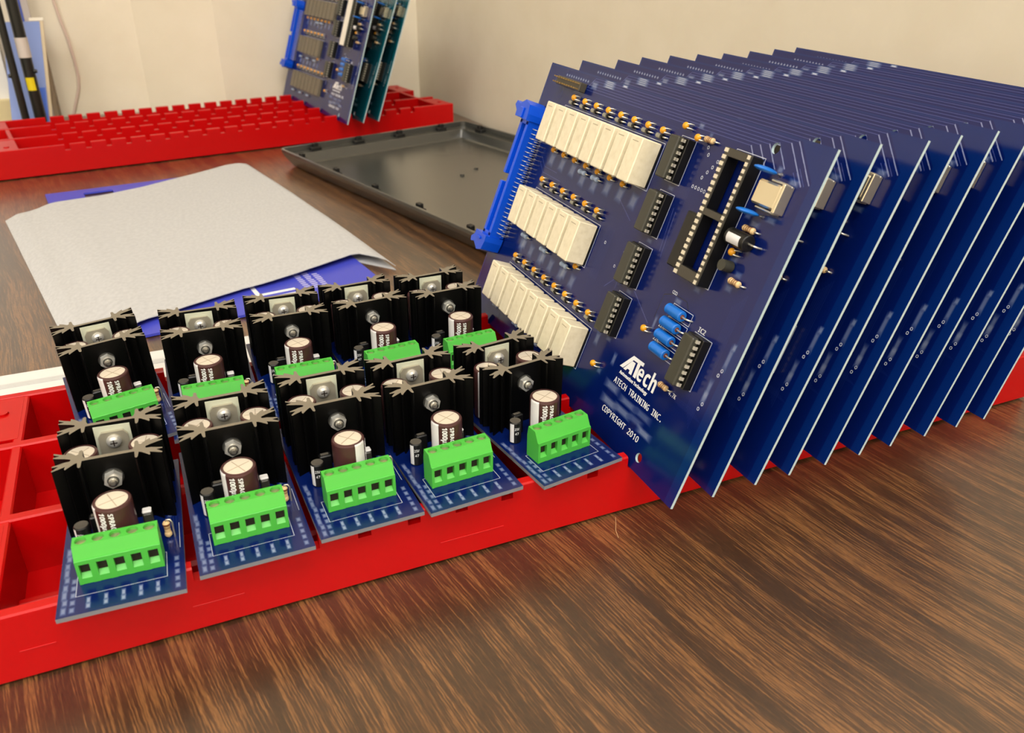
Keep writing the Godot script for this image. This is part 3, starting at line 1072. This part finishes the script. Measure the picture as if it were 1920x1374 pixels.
# ------------------------------------------------------------------ power boards with green terminals
func hand() -> PackedVector2Array:
	# half of the heat sink outline, seen from above: x from the middle, y to the back
	var k := [[-7.6, 0.9], [-8.1, 2.6], [-8.2, 5.8], [-8.7, 6.3], [-9.3, 5.9], [-9.5, 3.9], [-10.2, 3.4], [-11.8, 5.3], [-13.2, 6.4], [-13.3, 4.9], [-15.3, 5.8], [-17.2, 7.0], [-17.3, 6.2], [-15.4, 4.8], [-17.3, 4.3], [-17.2, 3.8], [-13.4, 2.3], [-11.9, 1.5],
		[-11.6, 0.9], [-12.0, 0.2], [-13.6, 0.1], [-15.3, -0.6], [-17.2, -1.2], [-17.2, -1.8], [-15.2, -1.9], [-17.2, -4.0], [-17.0, -4.6], [-13.1, -2.7], [-13.3, -4.2], [-13.0, -4.8], [-12.6, -4.2], [-10.4, -1.9], [-9.6, -1.5], [-9.3, -4.4], [-8.9, -5.0], [-8.4, -4.6], [-8.2, -0.9], [-7.6, -0.8]]
	var r := PackedVector2Array()
	for p in k:
		r.append(Vector2(p[0], p[1]))
	for i in range(k.size() - 1, -1, -1):
		r.append(Vector2(-k[i][0], k[i][1]))
	return r


func sink_mesh(top: float) -> ArrayMesh:
	var poly := hand()
	# outline lies in x, z (to the back is -z); drawn up from the board
	var am := ArrayMesh.new()
	var side := B()
	side.xf = Transform3D(Basis(Vector3(1, 0, 0), Vector3(0, 0, -1), Vector3(0, 1, 0)), Vector3.ZERO)
	side.prism(poly, 1.7, top, true, false)
	var cap := B()
	cap.xf = side.xf
	cap.prism(poly, 1.7, top, false, true)
	side.into(am, M.fin)
	cap.into(am, M.fin_cut)
	return am


func can(parent: Node, a: float, d: float, top: float, r: float, turn: float, lettered: bool) -> void:
	var key := "can %s %s" % [top, r]
	var o := part(parent, "capacitor", once(key, func(): return B().lathe([Vector2(r - 0.3, 1.7), Vector2(r, 2.2), Vector2(r, top - 0.7), Vector2(r - 0.25, top - 0.15), Vector2(r - 0.7, top), Vector2(r * 0.82, top)], 28).mesh(M.sleeve)), Vector3(a, 0, -d), Basis(Vector3.UP, turn))
	part(o, "can_top", once(key + " top", func():
		return B().lathe([Vector2(r * 0.83, top - 0.25), Vector2(0, top - 0.25)], 28).mesh(M.can_top)))
	part(o, "vent_score", once(key + " score", func():
		var q := B()
		for i in 2:
			q.xf = Transform3D(Basis(Vector3.UP, i * PI / 2 + 0.5), Vector3(0, 0, 0))
			q.box(-r * 0.7, top - 0.26, -0.16, r * 0.7, top - 0.2, 0.16)
		return q.mesh(M.score)))
	part(o, "stripe", once(key + " stripe", func(): return B().lathe([Vector2(r + 0.03, 2.4), Vector2(r + 0.03, top - 0.8), Vector2(r - 0.22, top - 0.1)], 8, -1.62, -0.86).mesh(M.sleeve_white)))
	if lettered:
		for e in [["1000\u00b5F25V", -0.5, 12.2, 2.7, 0.665], ["SPRAGUE", 0.02, 9.4, 1.6, 0.715]]:
			var az: float = e[1]
			var out := Vector3(sin(az), 0, cos(az))
			var down := Vector3(0, -1, 0)
			text(o, "lettering", e[0], out * (r - 0.02) + Vector3(0, top * e[4], 0), e[2], e[3], M.print, Basis(down, out.cross(down), out), true, false)


func terminal_block(parent: Node) -> void:
	var o := part(parent, "terminal_block", once("terminal", func():
		var q := B()
		var w := 25.4
		var p := w / 5.0
		# back body and tapered upper body, outline in depth (x to the back) and height
		q.xf = Transform3D(Basis(Vector3(0, 0, -1), Vector3(0, 1, 0), Vector3(1, 0, 0)), Vector3.ZERO)
		q.prism(PackedVector2Array([Vector2(18.6, 1.7), Vector2(21.8, 1.7), Vector2(21.8, 11.0), Vector2(18.6, 11.0)]), 0, w)
		for x in [0.0, w]:
			var nr := Vector3(0, 0, -1.0 if x == 0.0 else 1.0)
			q.quad(Vector3(14.2, 11.0, x), Vector3(21.8, 11.0, x), Vector3(21.0, 15.2, x), Vector3(16.3, 15.2, x), nr)
		q.quad(Vector3(14.2, 11.0, 0), Vector3(14.2, 11.0, w), Vector3(16.3, 15.2, w), Vector3(16.3, 15.2, 0), Vector3(-0.894, 0.447, 0))
		q.quad(Vector3(21.8, 11.0, 0), Vector3(21.8, 11.0, w), Vector3(21.0, 15.2, w), Vector3(21.0, 15.2, 0), Vector3(0.98, 0.19, 0))
		# front: lintel, posts, sloped sills
		q.prism(PackedVector2Array([Vector2(13.65, 9.4), Vector2(18.7, 9.4), Vector2(18.7, 11.02), Vector2(13.8, 11.02), Vector2(13.65, 10.9)]), 0.4, w - 0.4)
		q.prism(PackedVector2Array([Vector2(13.65, 1.75), Vector2(18.7, 1.75), Vector2(18.7, 5.3), Vector2(15.2, 5.3), Vector2(13.65, 4.0)]), 0.4, w - 0.4)
		for i in 6:
			var c := i * p
			q.prism(PackedVector2Array([Vector2(13.6, 1.7), Vector2(18.6, 1.7), Vector2(18.6, 11.0), Vector2(13.75, 11.0), Vector2(13.6, 10.85)]), clampf(c - 1.0, 0, w), clampf(c + 1.0, 0, w))
		q.xf = Transform3D()
		# top face with five screw wells
		q.xf = Transform3D(Basis(Vector3(1, 0, 0), Vector3(0, 0, -1), Vector3(0, 1, 0)), Vector3.ZERO)
		for i in 5:
			var cx := (i + 0.5) * p
			q.holed(cx, 18.65, p * 0.5, 2.35, 1.8, 15.2, 1.0, 20)
			for j in 20:
				var a := TAU * j / 20; var b := TAU * (j + 1) / 20
				var ca := Vector3(cos(a), sin(a), 0); var cb := Vector3(cos(b), sin(b), 0)
				var m := Vector3(cx, 18.65, 15.2); var dn := Vector3(0, 0, -3.0)
				q.squad(m + ca * 1.8, m + cb * 1.8, m + cb * 1.8 + dn, m + ca * 1.8 + dn, -ca, -cb, -cb, -ca)
		return q.mesh(M.green)), Vector3(6.2, 0, 0))
	for i in 5:
		part(o, "screw", once("terminal screw", func(): return B().cyl(Vector3(0, 12.0, 0), Vector3(0, 12.8, 0), 1.8, 1.75, 16).box(-1.4, 12.75, -0.22, 1.4, 12.9, 0.22).mesh(M.screw)), Vector3((i + 0.5) * 5.08, 1.3, -18.65), Basis(Vector3.UP, [0.3, 0.9, 1.2, 0.2, 0.7][i]))
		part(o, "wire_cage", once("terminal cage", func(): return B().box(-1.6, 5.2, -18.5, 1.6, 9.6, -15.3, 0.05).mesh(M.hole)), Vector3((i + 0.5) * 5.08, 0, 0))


func nut_and_bolt(parent: Node) -> void:
	var o := part(parent, "nut", once("nut", func():
		var k := PackedVector2Array()
		for i in 6:
			k.append(Vector2(cos(i * PI / 3 + 0.3), sin(i * PI / 3 + 0.3)) * 3.15)
		var q := B().prism(k, 0.6, 2.8)
		return q.mesh(M.silver)), Vector3(SW / 2, 20.6, -44.0))
	part(o, "washer_and_recess_shade", once("washer_and_recess_shade", func(): return B().cyl(Vector3(0, 0, 0), Vector3(0, 0, 0.65), 3.5, 3.4, 20).cyl(Vector3(0, 0, 2.7), Vector3(0, 0, 2.86), 1.95, 1.95, 16).mesh(M.washer_and_recess_shade)))  # washer, then a small dark ring painting the shade round the bolt
	part(o, "bolt_end", once("bolt end", func(): return B().cyl(Vector3(0, 0, 2.9), Vector3(0, 0, 4.4), 1.5, 1.5, 14, false).cyl(Vector3(0, 0, 4.4), Vector3(0, 0, 4.7), 1.5, 0.8, 14).mesh(M.tin)))


func regulator(parent: Node) -> void:
	var o := part(parent, "power_transistor", once("tab", func():
		var k := PackedVector2Array([Vector2(-5.0, 9), Vector2(5.0, 9), Vector2(5.0, 23.4), Vector2(3.6, 25.4), Vector2(-3.6, 25.4), Vector2(-5.0, 23.4)])
		return B().prism(k, 0.4, 1.7).mesh(M.tab)), Vector3(SW / 2, 1.0, -66.3))
	part(o, "insulating_pad", once("pad", func(): return B().prism(PackedVector2Array([Vector2(-6.2, 8), Vector2(6.0, 8), Vector2(6.1, 27.2), Vector2(-6.0, 27.6)]), 0.05, 0.4).mesh(M.pad)))
	part(o, "body", once("regulator body", func(): return B().box(-5.0, 6.0, 0.4, 5.0, 15.5, 4.6, 0.3).mesh(M.black)))
	part(o, "screw", once("pan screw", func():
		var q := B()
		q.xf = Transform3D(Basis(Vector3(1, 0, 0), Vector3(0, 0, 1), Vector3(0, -1, 0)), Vector3(0, 21.6, 1.7))
		q.lathe([Vector2(2.6, 0), Vector2(2.6, 0.5), Vector2(2.2, 1.3), Vector2(1.4, 1.8), Vector2(0, 1.9)], 20)
		return q.mesh(M.silver)))
	part(o, "screw_cross", once("screw cross", func(): return B().box(-1.2, 21.4, 3.4, 1.2, 21.8, 3.68).box(-0.2, 20.4, 3.4, 0.2, 22.8, 3.68).mesh(M.hole)))
	part(o, "lead", once("regulator leads", func():
		var q := B()
		for x in [-2.54, 0.0, 2.54]:
			q.box(x - 0.4, 1.6, 2.6, x + 0.4, 6.2, 3.1)
		return q.mesh(M.tin)))


func power_board(o: Node3D, twist: float) -> void:
	# x across, height up, depth to the back is -z; the underside of the board is at y = 0
	part(o, "circuit_board", once("small plate", func(): return plate(SW, SL, 1.6, [], M.small_board, M.mask, M.fibre_grey)), Vector3(0, 1.6, 0), Basis(Vector3(1, 0, 0), Vector3(0, 0, -1), Vector3(0, 1, 0)))
	terminal_block(o)
	can(o, 18.9, 28.6, 21.6, 6.1, twist, true)
	can(o, 8.5, 57.0, 24.6, 5.7, 0.35, true)
	can(o, 29.6, 57.0, 24.6, 5.7, 2.5, false)
	var sc := part(o, "small_capacitor", once("small can", func(): return B().lathe([Vector2(2.3, 1.7), Vector2(2.5, 2.0), Vector2(2.5, 11.0), Vector2(2.2, 11.5)], 20).mesh(M.black)), Vector3(7.4, 0, -32.6))
	part(sc, "can_top", once("small can top", func(): return B().lathe([Vector2(2.2, 11.5), Vector2(0, 11.4)], 20).mesh(M.small_top)))
	part(sc, "stripe", once("small can stripe", func(): return B().lathe([Vector2(2.53, 2.2), Vector2(2.53, 10.9)], 5, -1.5, -0.75).mesh(M.sleeve_white)))
	var az := -0.25
	var out := Vector3(sin(az), 0, cos(az))
	text(sc, "lettering", "25V", out * 2.5 + Vector3(0, 8.6, 0), 1.9, 1.1, M.print, Basis(Vector3.UP, az))
	text(sc, "lettering", "47", out * 2.5 + Vector3(0, 6.4, 0), 1.5, 1.1, M.print, Basis(Vector3.UP, az))
	var fc := part(o, "film_capacitor", once("film", func(): return B().box(-2.3, 1.6, -1.4, 2.3, 10.6, 1.4, 0.4).mesh(M.black)), Vector3(11.6, 0, -37.8))
	part(fc, "cap_face", once("film face", func(): return B().box(-1.6, 10.55, -0.9, 1.4, 10.75, 0.4).mesh(M.small_top)))
	var tr := part(o, "transistor", once("small transistor", func(): return B().box(-1.6, 4.0, -1.5, 1.6, 9.0, 1.5, 0.5).mesh(M.chip)), Vector3(27.4, 0, -36.0))
	part(tr, "cap_face", once("small transistor face", func(): return B().box(-1.5, 9.0, -1.4, 1.5, 10.0, 1.4, 0.3).mesh(M.sleeve_white)))
	part(tr, "lead", once("small transistor lead", func(): return B().tube([Vector3(1.2, 4.2, 0.6), Vector3(1.6, 3.0, 1.4), Vector3(2.2, 1.6, 2.6)], 0.3).tube([Vector3(-0.8, 4.2, 0), Vector3(-0.8, 1.6, 0.4)], 0.3).mesh(M.tin)))
	var rs := part(o, "resistor", once("standing resistor", func():
		var q := B()
		q.lathe([Vector2(0, 2.0), Vector2(0.9, 2.1), Vector2(1.25, 2.7), Vector2(1.2, 3.5), Vector2(1.0, 4.0), Vector2(1.0, 6.2), Vector2(1.2, 6.8), Vector2(1.25, 7.6), Vector2(0.9, 8.1), Vector2(0, 8.2)], 12)
		return q.mesh(M.tan)), Vector3(33.2, 0, -29.0))
	part(rs, "band", once("standing resistor band", func(): return B().cyl(Vector3(0, 6.9, 0), Vector3(0, 7.5, 0), 1.28, 1.28, 12, false).cyl(Vector3(0, 5.6, 0), Vector3(0, 5.9, 0), 1.04, 1.04, 12, false).mesh(M.band)))
	part(rs, "lead", once("standing resistor lead", func(): return B().tube([Vector3(0, 8.1, 0), Vector3(0.2, 8.9, 0), Vector3(1.4, 8.9, 0.3), Vector3(1.9, 7.8, 0.4), Vector3(1.9, 1.6, 0.5)], 0.32).cyl(Vector3(0, 1.6, 0), Vector3(0, 2.2, 0), 0.4, 0.4, 8).mesh(M.tin)))
	part(o, "heat_sink", once("sink front", func(): return sink_mesh(29.0)), Vector3(SW / 2, 0, -44.8))
	nut_and_bolt(o)
	part(o, "heat_sink", once("sink rear", func(): return sink_mesh(29.5)), Vector3(SW / 2, 0, -67.2))
	regulator(o)


func power_boards() -> void:
	var y := 27.85
	var spots := [[42.34, 9.94, -0.04], [84.37, 7.17, 0.01], [124.53, 4.67, 0.03], [164.01, 5.78, 0.065], [208.81, 6.88, 0.145], [50.2, -79.93, 0.145], [82.6, -80.95, -0.01], [122.13, -82.81, 0.0], [164.62, -82.69, 0.08], [202.65, -80.86, 0.07]]
	var front := ["power board at the open end of the rack, front row, with green terminals", "second power board of the front row with green terminals", "middle power board of the front row with green terminals", "fourth power board of the front row, beside the middle one", "front row power board standing beside the big relay board"]
	var back := ["power board of the back row at the rack's open end, turned askew", "second power board of the back row", "middle power board of the back row", "fourth power board of the back row", "back row power board standing beside the big relay board"]
	for i in 10:
		var s: Array = spots[i]
		var bs := Basis(Vector3.UP, s[2])
		var at := Vector3(s[0], y, s[1])
		if i == 5:
			bs = bs * Basis(Vector3(0, 0, 1), 0.045)
			at.y += 0.2
		var o := thing("power_board", front[i] if i < 5 else back[i - 5], "circuit board", at, bs, "power boards with green terminal blocks")
		power_board(o, [0.0, 0.05, 1.9, 0.05, 0.0, 0.15, 0.1, 0.05, 0.05, 0.0][i] - 0.12)


# ------------------------------------------------------------------ black cover tray
func tray() -> void:
	var m := mat(c8(48, 49, 46), 0.3, 0.0, 0.68)
	m.clearcoat_enabled = true
	m.clearcoat = 0.9
	m.clearcoat_roughness = 0.3
	var A := Vector2(217.7, -629.7)
	var u := Vector2(223.9, -60.9).normalized()
	var bs := Basis(Vector3(u.x, 0, u.y), Vector3.UP, Vector3(-u.y, 0, u.x))
	var w := 232.0
	var l := 388.0
	var o := thing("cover_tray", "black plastic cover lying open side up, clips around its rim", "tray", Vector3(A.x, 0, A.y), bs)
	var loop := func(inset: float, y: float) -> Array:
		var k := []
		var r := maxf(7.0 - inset * 0.4, 2.0)
		for q in [[w - inset - r, inset + r, -0.25], [w - inset - r, l - inset - r, 0.0], [inset + r, l - inset - r, 0.25], [inset + r, inset + r, 0.5]]:
			for i in 6:
				var a: float = TAU * (q[2] + 0.25 * i / 5.0)
				k.append(Vector3(q[0] + cos(a) * r, y, q[1] + sin(a) * r))
		return k
	var b := B()
	var rows := [[13.0, 0.0], [9.0, 1.0], [2.0, 11.0], [0.3, 14.5], [0.0, 15.2], [0.0, 17.6], [0.4, 18.0], [2.4, 18.0], [2.8, 17.6], [3.0, 12.6], [12.6, 12.0], [13.2, 11.4], [16.0, 3.4], [17.5, 2.4]]
	for i in rows.size() - 1:
		var p: Array = loop.call(rows[i][0], rows[i][1])
		var q: Array = loop.call(rows[i + 1][0], rows[i + 1][1])
		var d := Vector2(rows[i + 1][0] - rows[i][0], rows[i + 1][1] - rows[i][1])
		for j in p.size():
			var h := (j + 1) % p.size()
			var ca: int = j / 6
			var along: Vector3 = p[h] - p[j]
			if along.length() < 1e-4:
				along = q[h] - q[j]
			var nr: Vector3 = along.cross(q[j] - p[j]).normalized()
			# the outer side looks outwards, the inner side inwards
			var mid := Vector3(w / 2, 9, l / 2)
			var outward: Vector3 = p[j] - mid
			outward.y = 0
			var want: Vector3 = outward.normalized() * d.y + Vector3.UP * d.x
			if nr.dot(want) < 0:
				nr = -nr
			b.quad(p[j], p[h], q[h], q[j], nr)
	var fl: Array = loop.call(17.5, 2.4)
	var un: Array = loop.call(13.0, 0.0)
	for j in range(1, fl.size() - 1):
		b.tri(fl[0], fl[j], fl[j + 1], Vector3.UP, Vector3.UP, Vector3.UP)
		b.tri(un[0], un[j], un[j + 1], Vector3.DOWN, Vector3.DOWN, Vector3.DOWN)
	part(o, "shell", b.mesh(m))
	var clip := B().box(-6, 11.5, -3.0, 6, 15.6, 3.0, 0.8).box(-3, 15.0, -2.2, 3, 19.4, 2.2, 0.6).mesh(M.black)
	for t in [0.1, 0.28, 0.46, 0.64, 0.82]:
		part(o, "clip", clip, Vector3(6.4, 0, l * t), Basis(Vector3.UP, PI / 2))
		part(o, "clip", clip, Vector3(w - 6.4, 0, l * t), Basis(Vector3.UP, PI / 2))
	for t in [0.16, 0.38, 0.6, 0.84]:
		part(o, "clip", clip, Vector3(w * t, 0, 6.4))
		part(o, "clip", clip, Vector3(w * t, 0, l - 6.4))
	for p in [[120.0, 150.0], [146.0, 138.0]]:
		part(o, "stud", B().cyl(Vector3(0, 2.4, 0), Vector3(0, 4.2, 0), 2.4, 2.0, 12).mesh(m), Vector3(p[0], 0, p[1]))


# ------------------------------------------------------------------ foam sleeve with a blue panel in it
func along(k: Array, t: float) -> Vector2:
	var s: float = t * (k.size() - 1)
	var i := mini(int(s), k.size() - 2)
	return Vector2(k[i][0], k[i][1]).lerp(Vector2(k[i + 1][0], k[i + 1][1]), s - i)


func sleeve_and_panel() -> void:
	var foam := mat(Color.WHITE, 0.85)
	foam.albedo_texture = noise_tex(21, 0.05, 512, 512, [[0.0, c8(182, 183, 186)], [0.5, c8(189, 190, 193)], [1.0, c8(197, 198, 200)]], 4)
	foam.uv1_scale = Vector3(2, 2, 2)
	var o := thing("foam_sleeve", "white foam sleeve lying on the bench around the blue panel", "sleeve", Vector3(100, 0, -430))
	var org := Vector3(100, 0, -430)
	var top := [[-22, -529], [-4, -541], [14, -555], [54, -564], [82, -576], [109, -592], [132, -606], [150, -617], [164, -625], [176, -628], [187, -618]]
	var bot := [[38, -226], [52, -250], [76, -270], [96, -279], [118, -289], [136, -297], [151, -301], [172, -309], [191, -317], [220, -331], [242, -304]]
	var rng := FastNoiseLite.new()
	rng.seed = 8
	rng.frequency = 0.9
	var nu := 44
	var nv := 44
	var P := []
	for j in nv + 1:
		var row := []
		for i in nu + 1:
			var s := float(i) / nu
			var t := float(j) / nv
			var a := along(top, s)
			var b := along(bot, s)
			var q := a.lerp(b, t)
			# the right side bows a little outwards
			q.x += sin(t * PI) * 3.0 * s
			var y := 1.1 + 2.9 * smoothstep(0.0, 0.05, s) + 1.6 * smoothstep(0.1, 0.24, s) - 2.2 * smoothstep(0.975, 1.0, s)
			y += 1.6 * smoothstep(0.5, 0.95, s) * (1.0 - smoothstep(0.96, 1.0, s)) * (0.4 + 0.6 * absf(cos(t * PI)))
			y += 0.5 * rng.get_noise_2d(s * 3.0, t * 3.0) * smoothstep(0.0, 0.1, s)
			if s > 0.1 and s < 0.97:
				y += 1.6 * exp(-pow((s - 0.17) / 0.035, 2.0)) * (0.4 + 0.6 * t)
			row.append(Vector3(q.x, y, q.y) - org)
		P.append(row)
	for lay in 2:
		var m := B()
		var f := func(i: int, j: int, lower: bool) -> Vector3:
			var p: Vector3 = P[j][i]
			if lay == 1:
				p.y = 0.5
			return p - Vector3(0, 0.5, 0) if lower else p
		for j in nv:
			for i in nu:
				for lower in [false, true]:
					var k := [f.call(i, j, lower), f.call(i + 1, j, lower), f.call(i + 1, j + 1, lower), f.call(i, j + 1, lower)]
					var n0: Vector3 = (k[1] - k[0]).cross(k[3] - k[0])
					n0 = n0.normalized()
					if n0.y < 0.0: n0 = -n0
					var sg := -1.0 if lower else 1.0
					var ns := []
					for e in [[0, 0], [1, 0], [1, 1], [0, 1]]:
						var ii: int = clampi(i + e[0], 1, nu - 1); var jj: int = clampi(j + e[1], 1, nv - 1)
						var g: Vector3 = (f.call(ii + 1, jj, false) - f.call(ii - 1, jj, false)).cross(f.call(ii, jj + 1, false) - f.call(ii, jj - 1, false)).normalized()
						ns.append((g if g.y > 0 else -g) * sg)
					var uv := [Vector2(i, j) / 40.0, Vector2(i + 1, j) / 40.0, Vector2(i + 1, j + 1) / 40.0, Vector2(i, j + 1) / 40.0]
					m.tri(k[0], k[1], k[2], ns[0], ns[1], ns[2], uv[0], uv[1], uv[2])
					m.tri(k[0], k[2], k[3], ns[0], ns[2], ns[3], uv[0], uv[2], uv[3])
		var edge := []
		for i in nu: edge.append([i, 0, i + 1, 0, Vector3(0, 0, -1)])
		for i in nu: edge.append([i, nv, i + 1, nv, Vector3(0, 0, 1)])
		for j in nv: edge.append([0, j, 0, j + 1, Vector3(-1, 0, 0)])
		for j in nv: edge.append([nu, j, nu, j + 1, Vector3(1, 0, 0)])
		for e in edge:
			m.quad(f.call(e[0], e[1], false), f.call(e[2], e[3], false), f.call(e[2], e[3], true), f.call(e[0], e[1], true), e[4])
		part(o, "upper_sheet" if lay == 0 else "lower_sheet", m.mesh(foam))
	# the blue panel
	var paint := mat(c8(66, 74, 196), 0.4)
	var q := thing("front_panel", "blue panel with cut-out and white lettering, half inside the white sleeve", "panel", Vector3(4, 0.7, -596), Basis(Vector3.UP, 0.135))
	# local x along its top edge, z down its length; a cut-out near the top left
	var pb := B()
	var W := 178.0
	var L := 349.0
	for r in [[0.0, 0.0, W, 12.5], [0.0, 12.5, 30.0, 30.0], [54.0, 12.5, W, 30.0], [0.0, 30.0, W, L]]:
		pb.box(r[0], 0, r[1], r[2], 1.6, r[3])
	part(q, "plate", pb.mesh(paint))
	var pr := B()
	for r in [[96.0, 306.0, 99.0, 330.0], [100.0, 322.0, 122.0, 325.4], [102.0, 329.5, 124.0, 333.0]]:
		pr.box(r[0], 1.6, r[1], r[2], 1.68, r[3])
	part(q, "logo", pr.mesh(M.print))
	var soft := B()
	var rg := RandomNumberGenerator.new()
	rg.seed = 4
	for k in 3:
		for i in 9:
			var x := 128.0 + k * 6.0
			var z := 296.0 + i * 3.4 + k * 4
			soft.box(x, 1.6, z, x + 3.4 + rg.randf(), 1.67, z + 2.0)
	for i in 3:
		soft.box(60.0 + i * 3, 1.6, 330, 62.0 + i * 3, 1.67, 336)
	part(q, "small_lettering", soft.mesh(mat(c8(176, 176, 226), 0.5)))


# ------------------------------------------------------------------ things at the back of the bench
func back_of_bench() -> void:
	var o := thing("white_strip", "white plastic strip lying on the bench behind the front rack", "strip", Vector3(-60, 0, -226), Basis(Vector3.UP, 0.0))
	part(o, "bar", B().box(0, 0, 0, 300, 4.0, 42, 0.6).mesh(mat(c8(222, 222, 220), 0.25)))
	part(o, "edge_band", B().box(0, 4.0, 12, 300, 4.3, 17).mesh(mat(c8(196, 198, 198), 0.3)))
	var metal := mat(c8(26, 27, 23), 0.35)
	var a := thing("black_pole", "thin black pole standing behind the far rack, outermost", "pole", Vector3(-24.8, 0, -872), Basis(), "black poles behind the far rack")
	part(a, "tube", B().cyl(Vector3(0, 4, 0), Vector3(0, 620, 0), 4.1, 4.1, 20).mesh(metal))
	part(a, "foot", B().cyl(Vector3(0, 0, 0), Vector3(0, 5, 0), 5.4, 5.0, 20).mesh(metal))
	part(a, "knob", B().cyl(Vector3(-6.6, 66, 0), Vector3(-3.6, 66, 0), 1.6, 2.6, 12).mesh(metal))
	var b := thing("black_pole", "black pole with a white label and a yellow sticker", "pole", Vector3(-10.6, 0, -880), Basis(), "black poles behind the far rack")
	part(b, "tube", B().cyl(Vector3(0, 4, 0), Vector3(0, 620, 0), 6.2, 6.2, 24).mesh(metal))
	part(b, "foot", B().cyl(Vector3(0, 0, 0), Vector3(0, 5, 0), 7.6, 7.0, 24).mesh(metal))
	part(b, "white_label", B().cyl(Vector3(0, 84, 0), Vector3(0, 105, 0), 6.6, 6.6, 24, false).mesh(mat(c8(206, 198, 190), 0.6)))
	part(b, "yellow_sticker", B().lathe([Vector2(6.5, 49), Vector2(6.5, 63)], 10, -0.9, 0.6).mesh(mat(c8(226, 206, 20), 0.5)))
	part(b, "knob", B().cyl(Vector3(5, 69, 2), Vector3(8.6, 69, 2), 2.6, 1.8, 12).mesh(metal))
	var up := Vector3(11.8, 116, -54)
	var ln := up.length()
	var fr := Basis(Vector3.RIGHT, up.normalized(), Vector3.RIGHT.cross(up.normalized()).normalized())
	var c := thing("leaning_board", "blue-faced board with a pale edge leaning on the wall beside the poles", "board", Vector3(-3, 0, -884))
	part(c, "panel", B().box(-40, 1, -3, -1, ln, 0, 0.3).mesh(mat(c8(120, 142, 204), 0.5)), Vector3(0, 0, 0), fr)
	part(c, "pale_edge", B().box(-1, 1, -3, 2.6, ln, 0.2, 0.3).mesh(mat(c8(206, 190, 160), 0.6)), Vector3(0, 0, 0), fr)
	part(c, "top_strip", B().box(-12, ln, -3, 3, ln + 4, 0.4, 0.4).mesh(mat(c8(232, 226, 212), 0.6)), Vector3(0, 0, 0), fr)
	part(c, "blue_label", B().box(-9, 12, 0, -2, 52, 0.4).mesh(mat(c8(36, 92, 206), 0.4)), Vector3(0, 0, 0), fr)
	var wedge := B()  # brown wedge added to stand in for the shadow behind the leaning board
	wedge.xf = Transform3D(Basis(Vector3(0, 0, 1), Vector3(0, 1, 0), Vector3(-1, 0, 0)), Vector3.ZERO)
	wedge.prism(PackedVector2Array([Vector2(-6, 0), Vector2(-56, 106), Vector2(-56, 0)]), -10.4, -5.6)
	part(c, "gap_shadow_wedge", wedge.mesh(mat(c8(112, 92, 64), 0.6)))
	var t := thing("blue_strip", "tall thin blue strip standing behind the labelled black pole", "strip", Vector3(-11, 0, -965), Basis())
	part(t, "strip", B().box(-5, 0, -2, 1.5, 620, 2, 0.5).mesh(mat(c8(74, 96, 190), 0.5)))
	part(t, "grey_edge", B().box(1.5, 0, -2, 9, 620, 2, 0.5).mesh(mat(c8(196, 188, 186), 0.5)))
	var w := thing("white_sheet", "white sheet standing upright beyond the outermost pole", "sheet", Vector3(-78, 0, -971))
	part(w, "page", B().box(-260, 27, -2, 34, 360, 2).mesh(mat(c8(238, 238, 236), 0.7)))
	part(w, "cream_ledge", B().box(-260, 0, -4, 42, 27, 12, 0.8).mesh(mat(c8(222, 206, 160), 0.7)))
	var cable := thing("wall_cable", "thin pale cable hanging in a curve against the wall", "cable", Vector3(0, 0, -976.6))
	var pts := []
	for k in [[4.0, 900.0], [10.0, 600.0], [16.0, 350.0], [20.1, 199.6], [22.2, 163.7], [25.1, 135.6], [27.4, 114.9], [31.4, 90.5], [33.2, 65.6], [33.3, 46.7], [31.1, 33.8], [23.3, 14.8], [18.0, 1.8], [16.0, 1.8]]:
		pts.append(Vector3(k[0], k[1], 0))
	part(cable, "cord", B().tube(pts, 1.7, 8).mesh(mat(c8(214, 192, 180), 0.5)))
	var h := thing("stray_hair", "fine pale hair on the bench by the big board's corner", "hair", Vector3(245, 0.2, 4))
	part(h, "strand", B().tube([Vector3(0, 0, -2), Vector3(-2.2, 0.4, 2), Vector3(-4.6, 0.5, 6), Vector3(-5.6, 0, 10)], 0.14, 5).mesh(mat(c8(196, 160, 116), 0.5)))
